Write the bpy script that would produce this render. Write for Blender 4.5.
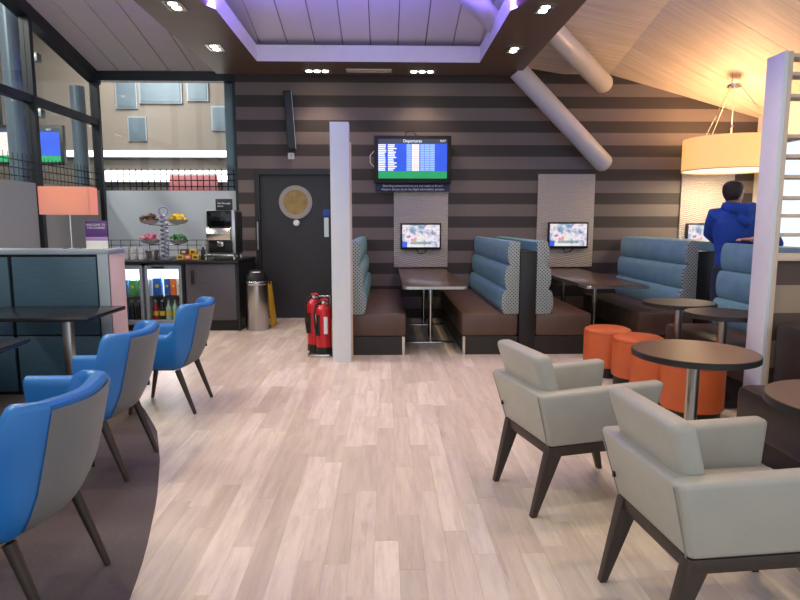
import bpy, bmesh, math, random
from mathutils import Vector, Matrix, Euler
R = math.radians
random.seed(7)
for o in list(bpy.data.objects): bpy.data.objects.remove(o)
SC = bpy.context.scene
COL = SC.collection

# ------------------------------------------------------------------ camera, world, exposure
cd = bpy.data.cameras.new('camera'); cam = bpy.data.objects.new('camera', cd); COL.objects.link(cam)
cd.sensor_fit = 'HORIZONTAL'; cd.sensor_width = 36.0; cd.lens = 27.0       # 600 px focal length at 800 px
cd.clip_start = 0.05; cd.clip_end = 200
cam.location = (0, 0, 1.4)
cam.rotation_euler = (R(90 - 7.3), 0, R(-1.43))
SC.camera = cam
SC.view_settings.view_transform = 'Standard'; SC.view_settings.look = 'None'
SC.view_settings.gamma = 1.0; SC.view_settings.use_curve_mapping = False
SC.view_settings.exposure = 0.55
W = bpy.data.worlds.new('world'); SC.world = W; W.use_nodes = True
bg = W.node_tree.nodes['Background']
bg.inputs[0].default_value = (0.80, 0.90, 1.0, 1); bg.inputs[1].default_value = 0.95     # overcast daylight

def lamp(kind, loc, energy, color, rot=(0, 0, 0), name='light', parent=None, **kw):
    l = bpy.data.lights.new(name, kind); l.energy = energy; l.color = color
    for k, v in kw.items(): setattr(l, k, v)
    o = bpy.data.objects.new(name, l); COL.objects.link(o); o.location = loc; o.rotation_euler = rot
    if parent: o.parent = parent
    return o
WARM = (1.0, 0.78, 0.56)
VIOLET = (0.16, 0.11, 1.0)

# ------------------------------------------------------------------ materials
MATS = {}
def srgb(r, g, b):
    f = lambda c: (c / 255 / 12.92) if c <= 10 else ((c / 255 + .055) / 1.055) ** 2.4
    return (f(r), f(g), f(b), 1)
class N:
    def __init__(s, name):
        s.m = bpy.data.materials.new(name); s.m.use_nodes = True; s.t = s.m.node_tree
        s.b = s.t.nodes['Principled BSDF']; s.out = s.t.nodes['Material Output']
    def n(s, ty, **kw):
        x = s.t.nodes.new(ty)
        for k, v in kw.items(): setattr(x, k, v)
        return x
    def l(s, a, b): s.t.links.new(a, b)
    def math(s, op, a, b=None):
        x = s.n('ShaderNodeMath', operation=op)
        for i, v in enumerate((a, b)):
            if v is None: continue
            if isinstance(v, (int, float)): x.inputs[i].default_value = v
            else: s.l(v, x.inputs[i])
        return x.outputs[0]
    def mix(s, fac, a, b):
        x = s.n('ShaderNodeMix', data_type='RGBA')
        if isinstance(fac, (int, float)): x.inputs[0].default_value = fac
        else: s.l(fac, x.inputs[0])
        for i, v in ((6, a), (7, b)):
            if isinstance(v, tuple): x.inputs[i].default_value = v
            else: s.l(v, x.inputs[i])
        return x.outputs[2]
    def coords(s, scale=(1, 1, 1), out='Object'):
        tc = s.n('ShaderNodeTexCoord'); mp = s.n('ShaderNodeMapping'); mp.inputs['Scale'].default_value = scale
        s.l(tc.outputs[out], mp.inputs['Vector']); return mp.outputs[0]
    def noise(s, vec, scale, detail=3, rough=.55):
        x = s.n('ShaderNodeTexNoise'); x.inputs['Scale'].default_value = scale
        x.inputs['Detail'].default_value = detail; x.inputs['Roughness'].default_value = rough
        if vec: s.l(vec, x.inputs['Vector'])
        return x.outputs[0]
    def ramp(s, fac, stops):
        x = s.n('ShaderNodeValToRGB'); e = x.color_ramp.elements
        while len(e) < len(stops): e.new(.5)
        for i, (p, c) in enumerate(stops): e[i].position = p; e[i].color = c
        s.l(fac, x.inputs[0]); return x.outputs[0]
    def bump(s, h, strength=.3, dist=.002):
        x = s.n('ShaderNodeBump'); x.inputs['Strength'].default_value = strength; x.inputs['Distance'].default_value = dist
        s.l(h, x.inputs['Height']); s.l(x.outputs[0], s.b.inputs['Normal'])
    def set(s, col=None, rough=None, metal=None):
        if col is not None:
            if isinstance(col, tuple): s.b.inputs['Base Color'].default_value = col
            else: s.l(col, s.b.inputs['Base Color'])
        if rough is not None: s.b.inputs['Roughness'].default_value = rough
        if metal is not None: s.b.inputs['Metallic'].default_value = metal

def mat(name, rgb, rough=.5, metal=0, var=.08, scale=6, stretch=(1, 1, 1), bump=0, bscale=120, emit=0, ergb=None):
    n = N(name); c = srgb(*rgb)
    v = n.coords(stretch); f = n.noise(v, scale)
    lo = tuple(x * (1 - var) for x in c[:3]) + (1,); hi = tuple(min(1, x * (1 + var)) for x in c[:3]) + (1,)
    n.set(n.ramp(f, [(.3, lo), (.7, hi)]), rough, metal)
    if bump: n.bump(n.noise(v, bscale, 2), bump, .002)
    if emit:
        n.b.inputs['Emission Color'].default_value = srgb(*(ergb or rgb)); n.b.inputs['Emission Strength'].default_value = emit
    MATS[name] = n.m; return n.m
M = MATS
mat('white_paint', (214, 218, 224), .45, var=.02)
mat('white_warm', (225, 220, 212), .5, var=.03)
mat('chrome', (200, 198, 194), .22, 1, var=.03)
mat('brushed_steel', (186, 184, 180), .28, 1, var=.12, scale=14, stretch=(1, 1, .04))
mat('dark_frame', (26, 29, 34), .4, var=.1)
mat('black', (14, 14, 15), .45, var=.1)
mat('black_gloss', (10, 10, 11), .12, var=.05)
mat('dark_plinth', (36, 30, 28), .5, var=.15, scale=20)
mat('brown_leather', (84, 61, 52), .42, var=.12, scale=9, bump=.15, bscale=260)
mat('dark_leather', (42, 34, 33), .42, var=.12, scale=9, bump=.15, bscale=260)
mat('blue_leather_bench', (106, 148, 164), .42, var=.10, scale=8, bump=.15, bscale=240)
mat('blue_leather', (32, 108, 178), .38, var=.06, scale=7, bump=.12, bscale=260)
mat('grey_leather', (164, 160, 150), .45, var=.04, scale=7, bump=.14, bscale=260)
mat('grey_seam', (134, 130, 124), .6, var=.04)
mat('orange_leather', (192, 90, 42), .45, var=.06, scale=7, bump=.12, bscale=240)
mat('orange_seam', (170, 66, 24), .5, var=.04)
mat('wenge', (50, 38, 33), .45, var=.25, scale=18, stretch=(1, 1, .15))
mat('table_brown', (74, 54, 46), .25, var=.15, scale=12, stretch=(1, .15, 1))
mat('table_black', (28, 28, 32), .22, var=.1)
mat('table_round', (88, 64, 50), .35, var=.10, scale=10, stretch=(1, .2, 1))
mat('table_edge', (36, 32, 32), .45, var=.05)
mat('steel_tube_white', (206, 200, 198), .35, var=.03)
mat('soffit', (104, 80, 67), .42, var=.08, scale=5)
mat('red', (188, 22, 30), .3, var=.05)
mat('yellow', (222, 176, 40), .45, var=.05)
mat('white_label', (225, 224, 220), .5, var=.03)
mat('fridge_grey', (140, 148, 156), .35, .3, var=.04)
mat('fridge_inside', (216, 220, 224), .5, var=.02)
mat('peach_edge', (224, 200, 186), .45, var=.03)
mat('ledge_grey', (150, 162, 170), .4, var=.05)
mat('corridor_wall', (132, 120, 110), .8, var=.05, scale=1.2)
mat('corridor_grey', (118, 116, 112), .8, var=.05, scale=1.2)
mat('corridor_floor', (120, 120, 122), .4, var=.08)
mat('column_blue', (96, 110, 122), .3, .3, var=.06)
mat('jacket_blue', (20, 66, 158), .75, var=.12, scale=10, bump=.3, bscale=60)
mat('jeans', (30, 40, 58), .85, var=.15, scale=20, bump=.3, bscale=200)
mat('skin', (214, 160, 136), .55, var=.06, scale=14)
mat('hair', (40, 26, 20), .6, var=.35, scale=40, bump=.6, bscale=90)
mat('shoe', (28, 26, 26), .5)
mat('purple', (98, 62, 128), .5, var=.05)
mat('mug_white', (206, 208, 210), .25, var=.02)
mat('carton_blue', (38, 92, 168), .5); mat('carton_orange', (226, 108, 44), .5); mat('carton_white', (222, 220, 210), .5)
mat('carton_yellow', (222, 190, 70), .5); mat('carton_green', (70, 150, 80), .5)
mat('bottle_green', (46, 110, 62), .2); mat('bottle_clear', (170, 200, 176), .15); mat('bottle_red', (170, 40, 44), .2)
mat('bottle_dark', (34, 30, 30), .2); mat('cap_white', (220, 220, 220), .4)
mat('snack_brown', (110, 74, 50), .6, var=.4, scale=60); mat('snack_yellow', (222, 188, 40), .5, var=.3, scale=60)
mat('snack_pink', (200, 110, 130), .5, var=.3, scale=60); mat('snack_green', (76, 140, 84), .5, var=.4, scale=60)
mat('spiral_lilac', (150, 146, 176), .35, .3)
mat('bowl_clear', (176, 176, 178), .2)
mat('porthole_amber', (150, 122, 52), .25, var=.25, scale=9)
mat('porthole_ring', (158, 150, 138), .4, var=.05)
mat('sign_blue', (34, 78, 150), .5)
mat('sign_navy', (40, 40, 84), .5)
mat('ladder_beige', (214, 192, 170), .5, var=.05)
mat('lens_glow', (255, 236, 205), .4, emit=14)
mat('fridge_light', (240, 246, 255), .4, emit=5)
mat('corridor_strip_glow', (255, 252, 246), .4, emit=3.0)
mat('text_white', (236, 238, 242), .5, emit=.0)
mat('scr_text', (230, 238, 250), .5, emit=.6)
mat('scr_blue', (44, 84, 208), .5, emit=.5)
mat('scr_header', (60, 68, 86), .5, emit=.3)
mat('scr_green', (30, 160, 92), .5, emit=.42)
mat('scr_lightblue', (150, 190, 236), .5, emit=.5)
mat('scr_cream', (246, 224, 206), .5, emit=.58)
mat('scr_pink', (226, 150, 190), .5, emit=.6)
mat('asphalt', (120, 124, 128), .9, var=.1)

def m_wood_panel(name, rgb, axis_scale, dark=.75):
    n = N(name); c = srgb(*rgb)
    f = n.noise(n.coords(axis_scale), 5, 5, .65)
    n.set(n.ramp(f, [(.25, tuple(x * dark for x in c[:3]) + (1,)), (.75, tuple(min(1, x * 1.12) for x in c[:3]) + (1,))]), .45)
    MATS[name] = n.m
m_wood_panel('teal_wood', (64, 92, 108), (1.2, 1, 22))
m_wood_panel('grey_wood', (86, 82, 86), (1.2, 1, 22))
m_wood_panel('door_dark', (44, 43, 44), (26, 1, .8))

def m_stripes(name, light, dark, z0, period, duty):
    n = N(name); tc = n.n('ShaderNodeTexCoord'); sp = n.n('ShaderNodeSeparateXYZ'); n.l(tc.outputs['Object'], sp.inputs[0])
    t = n.math('FRACT', n.math('DIVIDE', n.math('SUBTRACT', z0 + 20 * period, sp.outputs[2]), period))
    f = n.math('LESS_THAN', t, duty)
    col = n.mix(f, srgb(*light), srgb(*dark))
    g = n.noise(n.coords((1.5, 1.5, 130)), 3, 3, .6)
    col2 = n.mix(n.math('MULTIPLY', g, .35), col, n.mix(.5, col, (0, 0, 0, 1)))
    n.set(col2, .65); n.bump(g, .25, .001); MATS[name] = n.m
m_stripes('wall_stripes', (118, 106, 100), (62, 53, 50), 3.191, .3385, .485)
m_stripes('halfwall_stripes', (170, 146, 122), (96, 76, 66), 1.170, .388, .50)

def m_floor(name, attr):
    n = N(name)
    if attr:
        a = n.n('ShaderNodeAttribute', attribute_name='rnd'); rnd = a.outputs['Fac']
    else:
        oi = n.n('ShaderNodeObjectInfo'); rnd = oi.outputs['Random']
    base = n.ramp(rnd, [(0, srgb(190, 176, 158)), (.25, srgb(204, 191, 174)), (.5, srgb(198, 182, 163)), (.75, srgb(211, 198, 181)), (1, srgb(218, 205, 187))])
    g = n.n('ShaderNodeNewGeometry')
    mp = n.n('ShaderNodeMapping'); mp.inputs['Scale'].default_value = (9, .9, 1); n.l(g.outputs['Position'], mp.inputs['Vector'])
    cb = n.n('ShaderNodeCombineXYZ'); n.l(n.math('MULTIPLY', rnd, 37.0), cb.inputs[1]); n.l(n.math('MULTIPLY', rnd, 91.0), cb.inputs[0])
    va = n.n('ShaderNodeVectorMath', operation='ADD'); n.l(mp.outputs[0], va.inputs[0]); n.l(cb.outputs[0], va.inputs[1])
    grain = n.noise(va.outputs[0], 2.2, 6, .7)
    col = n.mix(n.math('MULTIPLY', n.ramp(grain, [(.42, (0, 0, 0, 1)), (.62, (1, 1, 1, 1))]), .36), base, srgb(152, 134, 116))
    knot = n.noise(va.outputs[0], .75, 5, .75)
    col = n.mix(n.math('MULTIPLY', n.ramp(knot, [(.62, (0, 0, 0, 1)), (.72, (1, 1, 1, 1))]), .55), col, srgb(140, 116, 98))
    n.set(col, .38); n.bump(grain, .06, .001); MATS[name] = n.m
m_floor('plank', False); m_floor('plank_far', True)

n = N('carpet'); f = n.noise(n.coords(), 180, 3, .7); f2 = n.noise(n.coords(), 3, 3)
n.set(n.mix(f2, n.ramp(f, [(.3, srgb(58, 50, 50)), (.7, srgb(106, 94, 92))]), srgb(84, 74, 74)), .95); n.bump(f, .8, .004); M['carpet'] = n.m
n = N('ceiling_panel'); oi = n.n('ShaderNodeObjectInfo')
n.set(n.ramp(oi.outputs['Random'], [(0, srgb(220, 212, 210)), (1, srgb(228, 221, 218))]), .6); M['ceiling_panel'] = n.m
n = N('ceiling_board'); tc = n.n('ShaderNodeTexCoord'); mr = n.n('ShaderNodeMapping'); mr.inputs['Rotation'].default_value = (0, 0, R(-17)); n.l(tc.outputs['Object'], mr.inputs[0])
ms = n.n('ShaderNodeMapping'); ms.inputs['Scale'].default_value = (.5, 14, .5); n.l(mr.outputs[0], ms.inputs[0]); f = n.noise(ms.outputs[0], 1.6, 5, .6)
n.set(n.ramp(f, [(.3, srgb(196, 182, 166)), (.7, srgb(222, 210, 196))]), .5); M['ceiling_board'] = n.m

def dots(name, base, dot, scale, th):
    n = N(name); v = n.n('ShaderNodeTexVoronoi'); v.inputs['Scale'].default_value = scale; v.inputs['Randomness'].default_value = 0
    tc = n.n('ShaderNodeTexCoord'); sp = n.n('ShaderNodeSeparateXYZ'); n.l(tc.outputs['Object'], sp.inputs[0])
    a = n.math('ADD', sp.outputs[0], sp.outputs[2]); b = n.math('SUBTRACT', sp.outputs[0], sp.outputs[2])
    c = n.n('ShaderNodeCombineXYZ'); n.l(a, c.inputs[0]); n.l(b, c.inputs[1]); n.l(sp.outputs[1], c.inputs[2])
    v.voronoi_dimensions = '2D'; n.l(c.outputs[0], v.inputs['Vector'])
    n.set(n.mix(n.math('LESS_THAN', v.outputs['Distance'], th), srgb(*base), srgb(*dot)), .7); MATS[name] = n.m
dots('dotted_fabric', (150, 160, 160), (58, 64, 68), 27, .28)
dots('weave_fabric', (178, 180, 182), (152, 158, 164), 90, .36)

n = N('wave_panel'); w = n.n('ShaderNodeTexWave'); w.wave_type = 'BANDS'; w.bands_direction = 'Z'
w.inputs['Scale'].default_value = 11; w.inputs['Distortion'].default_value = 2.2; w.inputs['Detail'].default_value = 0; w.inputs['Detail Scale'].default_value = .6
mp = n.n('ShaderNodeMapping'); mp.inputs['Rotation'].default_value = (0, R(12), 0); tc = n.n('ShaderNodeTexCoord')
n.l(tc.outputs['Object'], mp.inputs[0]); n.l(mp.outputs[0], w.inputs['Vector'])
n.set(srgb(190, 180, 168), .55); n.bump(w.outputs['Fac'], .6, .014); M['wave_panel'] = n.m

def m_glass(name, tint, gloss=.10, extra=None):
    n = N(name); n.t.nodes.remove(n.b)
    tr = n.n('ShaderNodeBsdfTransparent'); tr.inputs[0].default_value = tint
    gl = n.n('ShaderNodeBsdfGlossy'); gl.inputs['Roughness'].default_value = .02
    lw = n.n('ShaderNodeLayerWeight'); fz = n.math('MULTIPLY', n.math('POWER', lw.outputs['Facing'], 3.5), .45)
    mx = n.n('ShaderNodeMixShader'); n.l(n.math('ADD', fz, gloss), mx.inputs[0]); n.l(tr.outputs[0], mx.inputs[1]); n.l(gl.outputs[0], mx.inputs[2])
    n.l(mx.outputs[0], n.out.inputs[0]); MATS[name] = n.m
m_glass('glass', (.90, .93, .93, 1), .03); m_glass('glass_fridge', (.95, .97, .97, 1), .02); m_glass('glass_clear', (.95, .97, 1, 1), .0)
def m_film(name, col, alpha, grid=None):
    n = N(name); n.t.nodes.remove(n.b)
    tr = n.n('ShaderNodeBsdfTransparent'); df = n.n('ShaderNodeBsdfDiffuse'); df.inputs[0].default_value = srgb(*col)
    tl = n.n('ShaderNodeBsdfTranslucent'); tl.inputs[0].default_value = srgb(*col)
    m1 = n.n('ShaderNodeMixShader'); m1.inputs[0].default_value = .5; n.l(df.outputs[0], m1.inputs[1]); n.l(tl.outputs[0], m1.inputs[2])
    m2 = n.n('ShaderNodeMixShader'); m2.inputs[0].default_value = alpha
    if grid:
        tc = n.n('ShaderNodeTexCoord'); sp = n.n('ShaderNodeSeparateXYZ'); n.l(tc.outputs['Object'], sp.inputs[0])
        fs = []
        for i in grid[0]:
            fs.append(n.math('LESS_THAN', n.math('FRACT', n.math('ADD', n.math('MULTIPLY', sp.outputs[i], grid[1]), 100.0)), grid[2]))
        n.l(n.math('MULTIPLY', n.math('MAXIMUM', fs[0], fs[1]), alpha), m2.inputs[0])
    n.l(tr.outputs[0], m2.inputs[1]); n.l(m1.outputs[0], m2.inputs[2]); n.l(m2.outputs[0], n.out.inputs[0]); MATS[name] = n.m
m_film('frosted_film', (224, 230, 234), .88)
m_film('frosted_side', (176, 178, 174), .82)
m_film('grid_film_back', (50, 54, 58), .7, ((0, 2), 11.5, .17))
m_film('grid_film_side', (60, 62, 62), .55, ((1, 2), 11.5, .15))

def m_shade(name, rgb, inner, strength):
    n = N(name); n.set(srgb(*rgb), .8)
    n.b.inputs['Emission Color'].default_value = srgb(*inner); n.b.inputs['Emission Strength'].default_value = strength
    MATS[name] = n.m
m_shade('drum_shade', (240, 206, 146), (255, 192, 100), .6)
m_shade('drum_diffuser', (250, 240, 220), (255, 232, 186), .9)
n = N('orange_shade'); n.t.nodes.remove(n.b)
df = n.n('ShaderNodeBsdfDiffuse'); df.inputs[0].default_value = srgb(246, 204, 188); tl = n.n('ShaderNodeBsdfTranslucent'); tl.inputs[0].default_value = srgb(255, 204, 168)
mx = n.n('ShaderNodeMixShader'); mx.inputs[0].default_value = .5; n.l(df.outputs[0], mx.inputs[1]); n.l(tl.outputs[0], mx.inputs[2]); n.l(mx.outputs[0], n.out.inputs[0]); M['orange_shade'] = n.m

def m_picture(name, seed):
    n = N(name); v = n.n('ShaderNodeTexVoronoi'); v.inputs['Scale'].default_value = 13; v.feature = 'SMOOTH_F1'
    tc = n.n('ShaderNodeTexCoord'); mp = n.n('ShaderNodeMapping'); mp.inputs['Location'].default_value = (seed, seed * 2, 0); n.l(tc.outputs['Object'], mp.inputs[0]); n.l(mp.outputs[0], v.inputs['Vector'])
    c = n.ramp(n.noise(mp.outputs[0], 9, 4, .7), [(.3, srgb(60, 70, 110)), (.42, srgb(150, 170, 200)), (.5, srgb(226, 214, 222)), (.58, srgb(240, 236, 240)), (.66, srgb(206, 130, 140)), (.75, srgb(60, 60, 84))])
    col = n.mix(.10, c, v.outputs['Color'])
    sp = n.n('ShaderNodeSeparateXYZ'); n.l(tc.outputs['Object'], sp.inputs[0])
    blu = n.math('MULTIPLY', n.math('LESS_THAN', sp.outputs[0], -.20), n.math('LESS_THAN', sp.outputs[2], -.08))
    col = n.mix(blu, col, srgb(40, 90, 220))
    band = n.math('MULTIPLY', n.math('LESS_THAN', sp.outputs[2], -.075), n.math('GREATER_THAN', sp.outputs[2], -.115))
    band = n.math('MULTIPLY', band, n.math('LESS_THAN', n.math('ABSOLUTE', sp.outputs[0]), .15))
    col = n.mix(n.math('MULTIPLY', band, .7), col, srgb(60, 130, 130))
    n.set((0.02, 0.02, 0.02, 1), .3); n.l(col, n.b.inputs['Emission Color']); n.b.inputs['Emission Strength'].default_value = .75; MATS[name] = n.m
m_picture('news_picture', 3.3)

# ------------------------------------------------------------------ geometry helpers
def bm_new(): return bmesh.new()
def hexa(bm, p, bev=0, seg=2):
    """p: 4 bottom corners (ccw) then 4 top corners"""
    b = bmesh.new(); v = [b.verts.new(q) for q in p]
    for f in ((3, 2, 1, 0), (4, 5, 6, 7), (0, 1, 5, 4), (1, 2, 6, 5), (2, 3, 7, 6), (3, 0, 4, 7)): b.faces.new([v[i] for i in f])
    if bev: bmesh.ops.bevel(b, geom=list(b.edges), offset=bev, segments=seg, profile=.5, affect='EDGES', clamp_overlap=True)
    merge(bm, b)
def merge(bm, b):
    bmesh.ops.recalc_face_normals(b, faces=list(b.faces))
    me = bpy.data.meshes.new('t'); b.to_mesh(me); b.free(); bm.from_mesh(me); bpy.data.meshes.remove(me)
def box(bm, x0, x1, y0, y1, z0, z1, bev=0, seg=2):
    hexa(bm, [(x0, y0, z0), (x1, y0, z0), (x1, y1, z0), (x0, y1, z0), (x0, y0, z1), (x1, y0, z1), (x1, y1, z1), (x0, y1, z1)], bev, seg)
def tube(bm, path, radii, n=14, cap=True, flat=None):
    """loft of circles (or ellipses: radius tuple) along a path"""
    b = bmesh.new(); P = [Vector(q) for q in path]; rings = []
    if not isinstance(radii, (list, tuple)): radii = [radii] * len(P)
    up = None
    for i, q in enumerate(P):
        d = (P[min(i + 1, len(P) - 1)] - P[max(i - 1, 0)]).normalized()
        if up is None:
            up = Vector((0, 0, 1)) if abs(d.z) < .9 else Vector((0, 1, 0))
        u = d.cross(up).normalized(); w = u.cross(d).normalized(); up = w
        r = radii[i]; ra, rb = r if isinstance(r, tuple) else (r, r)
        rings.append([b.verts.new(q + u * ra * math.cos(2 * math.pi * k / n) + w * rb * math.sin(2 * math.pi * k / n)) for k in range(n)])
    for a, c in zip(rings, rings[1:]):
        for k in range(n): b.faces.new((a[k], a[(k + 1) % n], c[(k + 1) % n], c[k]))
    if cap: b.faces.new(rings[0][::-1]); b.faces.new(rings[-1])
    merge(bm, b)
def cyl(bm, x, y, z0, z1, r0, r1=None, n=24): tube(bm, [(x, y, z0), (x, y, z1)], [r0, r0 if r1 is None else r1], n)
def lathe(bm, prof, n=32, c=(0, 0, 0)):
    b = bmesh.new(); rings = []
    for r, z in prof:
        if r < 1e-5: rings.append([b.verts.new((c[0], c[1], c[2] + z))])
        else: rings.append([b.verts.new((c[0] + r * math.cos(2 * math.pi * k / n), c[1] + r * math.sin(2 * math.pi * k / n), c[2] + z)) for k in range(n)])
    for a, d in zip(rings, rings[1:]):
        for k in range(n):
            q = [a[k % len(a)], a[(k + 1) % len(a)], d[(k + 1) % len(d)], d[k % len(d)]]; u = []
            [u.append(x) for x in q if x not in u]
            if len(u) > 2: b.faces.new(u)
    merge(bm, b)
def prism(bm, poly, a, b_, axis='y', bev=0):
    """extrude 2D polygon; axis y: poly is (x,z)  axis x: (y,z)  axis z: (x,y)"""
    b = bmesh.new()
    f = {'y': lambda p, t: (p[0], t, p[1]), 'x': lambda p, t: (t, p[0], p[1]), 'z': lambda p, t: (p[0], p[1], t)}[axis]
    A = [b.verts.new(f(p, a)) for p in poly]; B = [b.verts.new(f(p, b_)) for p in poly]; n_ = len(poly)
    for i in range(n_): b.faces.new((A[i], A[(i + 1) % n_], B[(i + 1) % n_], B[i]))
    b.faces.new(A[::-1]); b.faces.new(B)
    if bev: bmesh.ops.bevel(b, geom=list(b.edges), offset=bev, segments=2, profile=.5, affect='EDGES', clamp_overlap=True)
    merge(bm, b)
def rrect(x0, x1, y0, y1, r, n=5):
    out = []
    for cx, cy, a0 in ((x1 - r, y1 - r, 0), (x0 + r, y1 - r, 90), (x0 + r, y0 + r, 180), (x1 - r, y0 + r, 270)):
        for k in range(n + 1):
            a = R(a0 + 90 * k / n); out.append((cx + r * math.cos(a), cy + r * math.sin(a)))
    return out

def obj(name, bm, m, parent=None, smooth=True, loc=None):
    me = bpy.data.meshes.new(name); bm.to_mesh(me); bm.free()
    me.materials.append(M[m] if isinstance(m, str) else m)
    if smooth:
        me.shade_smooth(); me.set_sharp_from_angle(angle=R(38))
    o = bpy.data.objects.new(name, me); COL.objects.link(o)
    if loc: o.location = loc
    if parent: o.parent = parent
    return o
def part(name, m, parent, fn, *a, **k):
    """one part from one primitive call"""
    bm = bm_new(); fn(bm, *a, **k); return obj(name, bm, m, parent)
def tag(o, label=None, cat=None, group=None, kind=None):
    if label: o['label'] = label
    if cat: o['category'] = cat
    if group: o['group'] = group
    if kind: o['kind'] = kind
    return o
def thing(name, label, cat, loc=(0, 0, 0), rz=0, group=None):
    o = bpy.data.objects.new(name, None); COL.objects.link(o); o.location = loc; o.rotation_euler = (0, 0, rz); o.empty_display_size = .1
    return tag(o, label, cat, group)
def struct(name, label=None, loc=(0, 0, 0)):
    o = bpy.data.objects.new(name, None); COL.objects.link(o); o.location = loc; o.empty_display_size = .1
    return tag(o, label, None, None, 'structure')
def sobj(name, bm, m, label=None): return tag(obj(name, bm, m), label, None, None, 'structure')
def copy_tree(o, parent=None):
    c = o.copy(); COL.objects.link(c); c.parent = parent
    for ch in list(o.children): copy_tree(ch, c)
    return c
def dup(o, loc, rz, label=None):
    c = copy_tree(o); c.location = loc; c.rotation_euler = (0, 0, rz)
    if label: c['label'] = label
    return c
def text(name, s, size, m, parent, loc, rot=(R(90), 0, 0), align='LEFT', depth=.0006):
    cu = bpy.data.curves.new('t', 'FONT'); cu.body = s; cu.size = size; cu.align_x = align; cu.extrude = depth; cu.resolution_u = 3
    t = bpy.data.objects.new('t', cu); COL.objects.link(t)
    bpy.context.view_layer.update()
    me = bpy.data.meshes.new_from_object(t.evaluated_get(bpy.context.evaluated_depsgraph_get()))
    bpy.data.objects.remove(t); me.materials.clear(); me.materials.append(M[m])
    o = bpy.data.objects.new(name, me); COL.objects.link(o); o.location = loc; o.rotation_euler = rot; o.parent = parent
    return o

# ------------------------------------------------------------------ the room shell
WY = 8.8                         # back wall plane
TN = .2217                       # the ceiling drops towards the back wall
def ceil_z(x, y): return 3.50 + (8.8 - y) * TN - max(0, x - 3.2) * .27
YF = -2.6                        # room end behind the camera
GX = -4.05                       # left glass wall
RX = 5.4                         # right wall

floor = sobj('floor', (lambda b: (box(b, GX - 4.5, RX, YF, 13, -.08, -.006), b)[1])(bm_new()), 'dark_plinth', 'pale washed timber plank floor of the lounge')
# planks: nearest ones are objects, the far ones one mesh
PW = .104
specs = []
x = -4.0; ci = 0
while x < RX:
    y = YF + random.uniform(-.6, 0)
    while y < 8.85:
        L = random.choice((.46, .58, .66, .74, .9))
        y2 = min(y + L, 8.86)
        specs.append((x, x + PW, y, y2)); y = y2
    x += PW; ci += 1
def carpet_x(y):
    P = [(-2.6, -.25), (0, -.55), (1.2, -.80), (2.11, -.959), (2.42, -1.024), (2.934, -1.166), (3.46, -1.344), (3.988, -1.559), (4.436, -1.816), (5.0, -2.18), (5.621, -2.6), (6.3, -3.2), (7.0, -4.04)]
    for (a, xa), (b, xb) in zip(P, P[1:]):
        if a <= y <= b: return xa + (xb - xa) * (y - a) / (b - a)
    return -4.04 if y > 7 else -.25
def vis(s):
    x0, x1, y0, y1 = s; yc = max(y1, .1); xc = (x0 + x1) / 2
    if y1 < 1.95: return 1e9
    a = xc / yc
    if abs(a) > .70 or xc < carpet_x((y0 + y1) / 2) - .02: return 1e9
    return yc
order = sorted(specs, key=vis); near = order[:300]; far = order[300:]
bmp = bm_new(); box(bmp, 0, 1, 0, 1, -.006, 0, .0)
pl_mesh = None
for (x0, x1, y0, y1) in near:
    if pl_mesh is None:
        o = obj('plank', bmp, 'plank', floor, smooth=False); pl_mesh = o.data
    else:
        o = bpy.data.objects.new('plank', pl_mesh); COL.objects.link(o); o.parent = floor
    o.location = (x0 + .0003, y0 + .0003, random.uniform(-.0005, 0)); o.scale = (x1 - x0 - .0006, y1 - y0 - .0006, 1)
vs, fs, rn = [], [], []
for (x0, x1, y0, y1) in far:
    b = len(vs); g = .0006; z = random.uniform(-.0007, 0)
    vs += [(x0 + g, y0 + g, z), (x1 - g, y0 + g, z), (x1 - g, y1 - g, z), (x0 + g, y1 - g, z), (x0 + g, y0 + g, -.006), (x1 - g, y0 + g, -.006), (x1 - g, y1 - g, -.006), (x0 + g, y1 - g, -.006)]
    fs += [(b, b + 1, b + 2, b + 3), (b, b + 4, b + 5, b + 1), (b + 1, b + 5, b + 6, b + 2), (b + 2, b + 6, b + 7, b + 3), (b + 3, b + 7, b + 4, b)]; r_ = random.random(); rn += [r_] * 8
me = bpy.data.meshes.new('plank_field'); me.from_pydata(vs, [], fs); me.materials.append(M['plank_far'])
at = me.attributes.new('rnd', 'FLOAT', 'POINT'); at.data.foreach_set('value', rn)
o = bpy.data.objects.new('plank_field', me); COL.objects.link(o); o.parent = floor; o['kind'] = 'stuff'

# carpet inlay with a curved edge
poly = [(GX + .02, YF)] + [(carpet_x(y), y) for y in [YF + i * (7.0 - YF) / 60 for i in range(61)]]
bm = bm_new(); prism(bm, poly, .0003, .0015, 'z'); 
tag(obj('carpet', bm, 'carpet', smooth=False), 'dark brown grey carpet with a curved edge beside the plank floor', 'carpet')

# back wall with door opening
bm = bm_new()
box(bm, -2.10, -1.87, WY, WY + .2, 0, 3.9); box(bm, -.72, RX, WY, WY + .2, 0, 3.9); box(bm, -1.87, -.72, WY, WY + .2, 2.16, 3.9)
sobj('wall_back', bm, 'wall_stripes', 'taupe and dark brown striped wall behind the booths')

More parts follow.
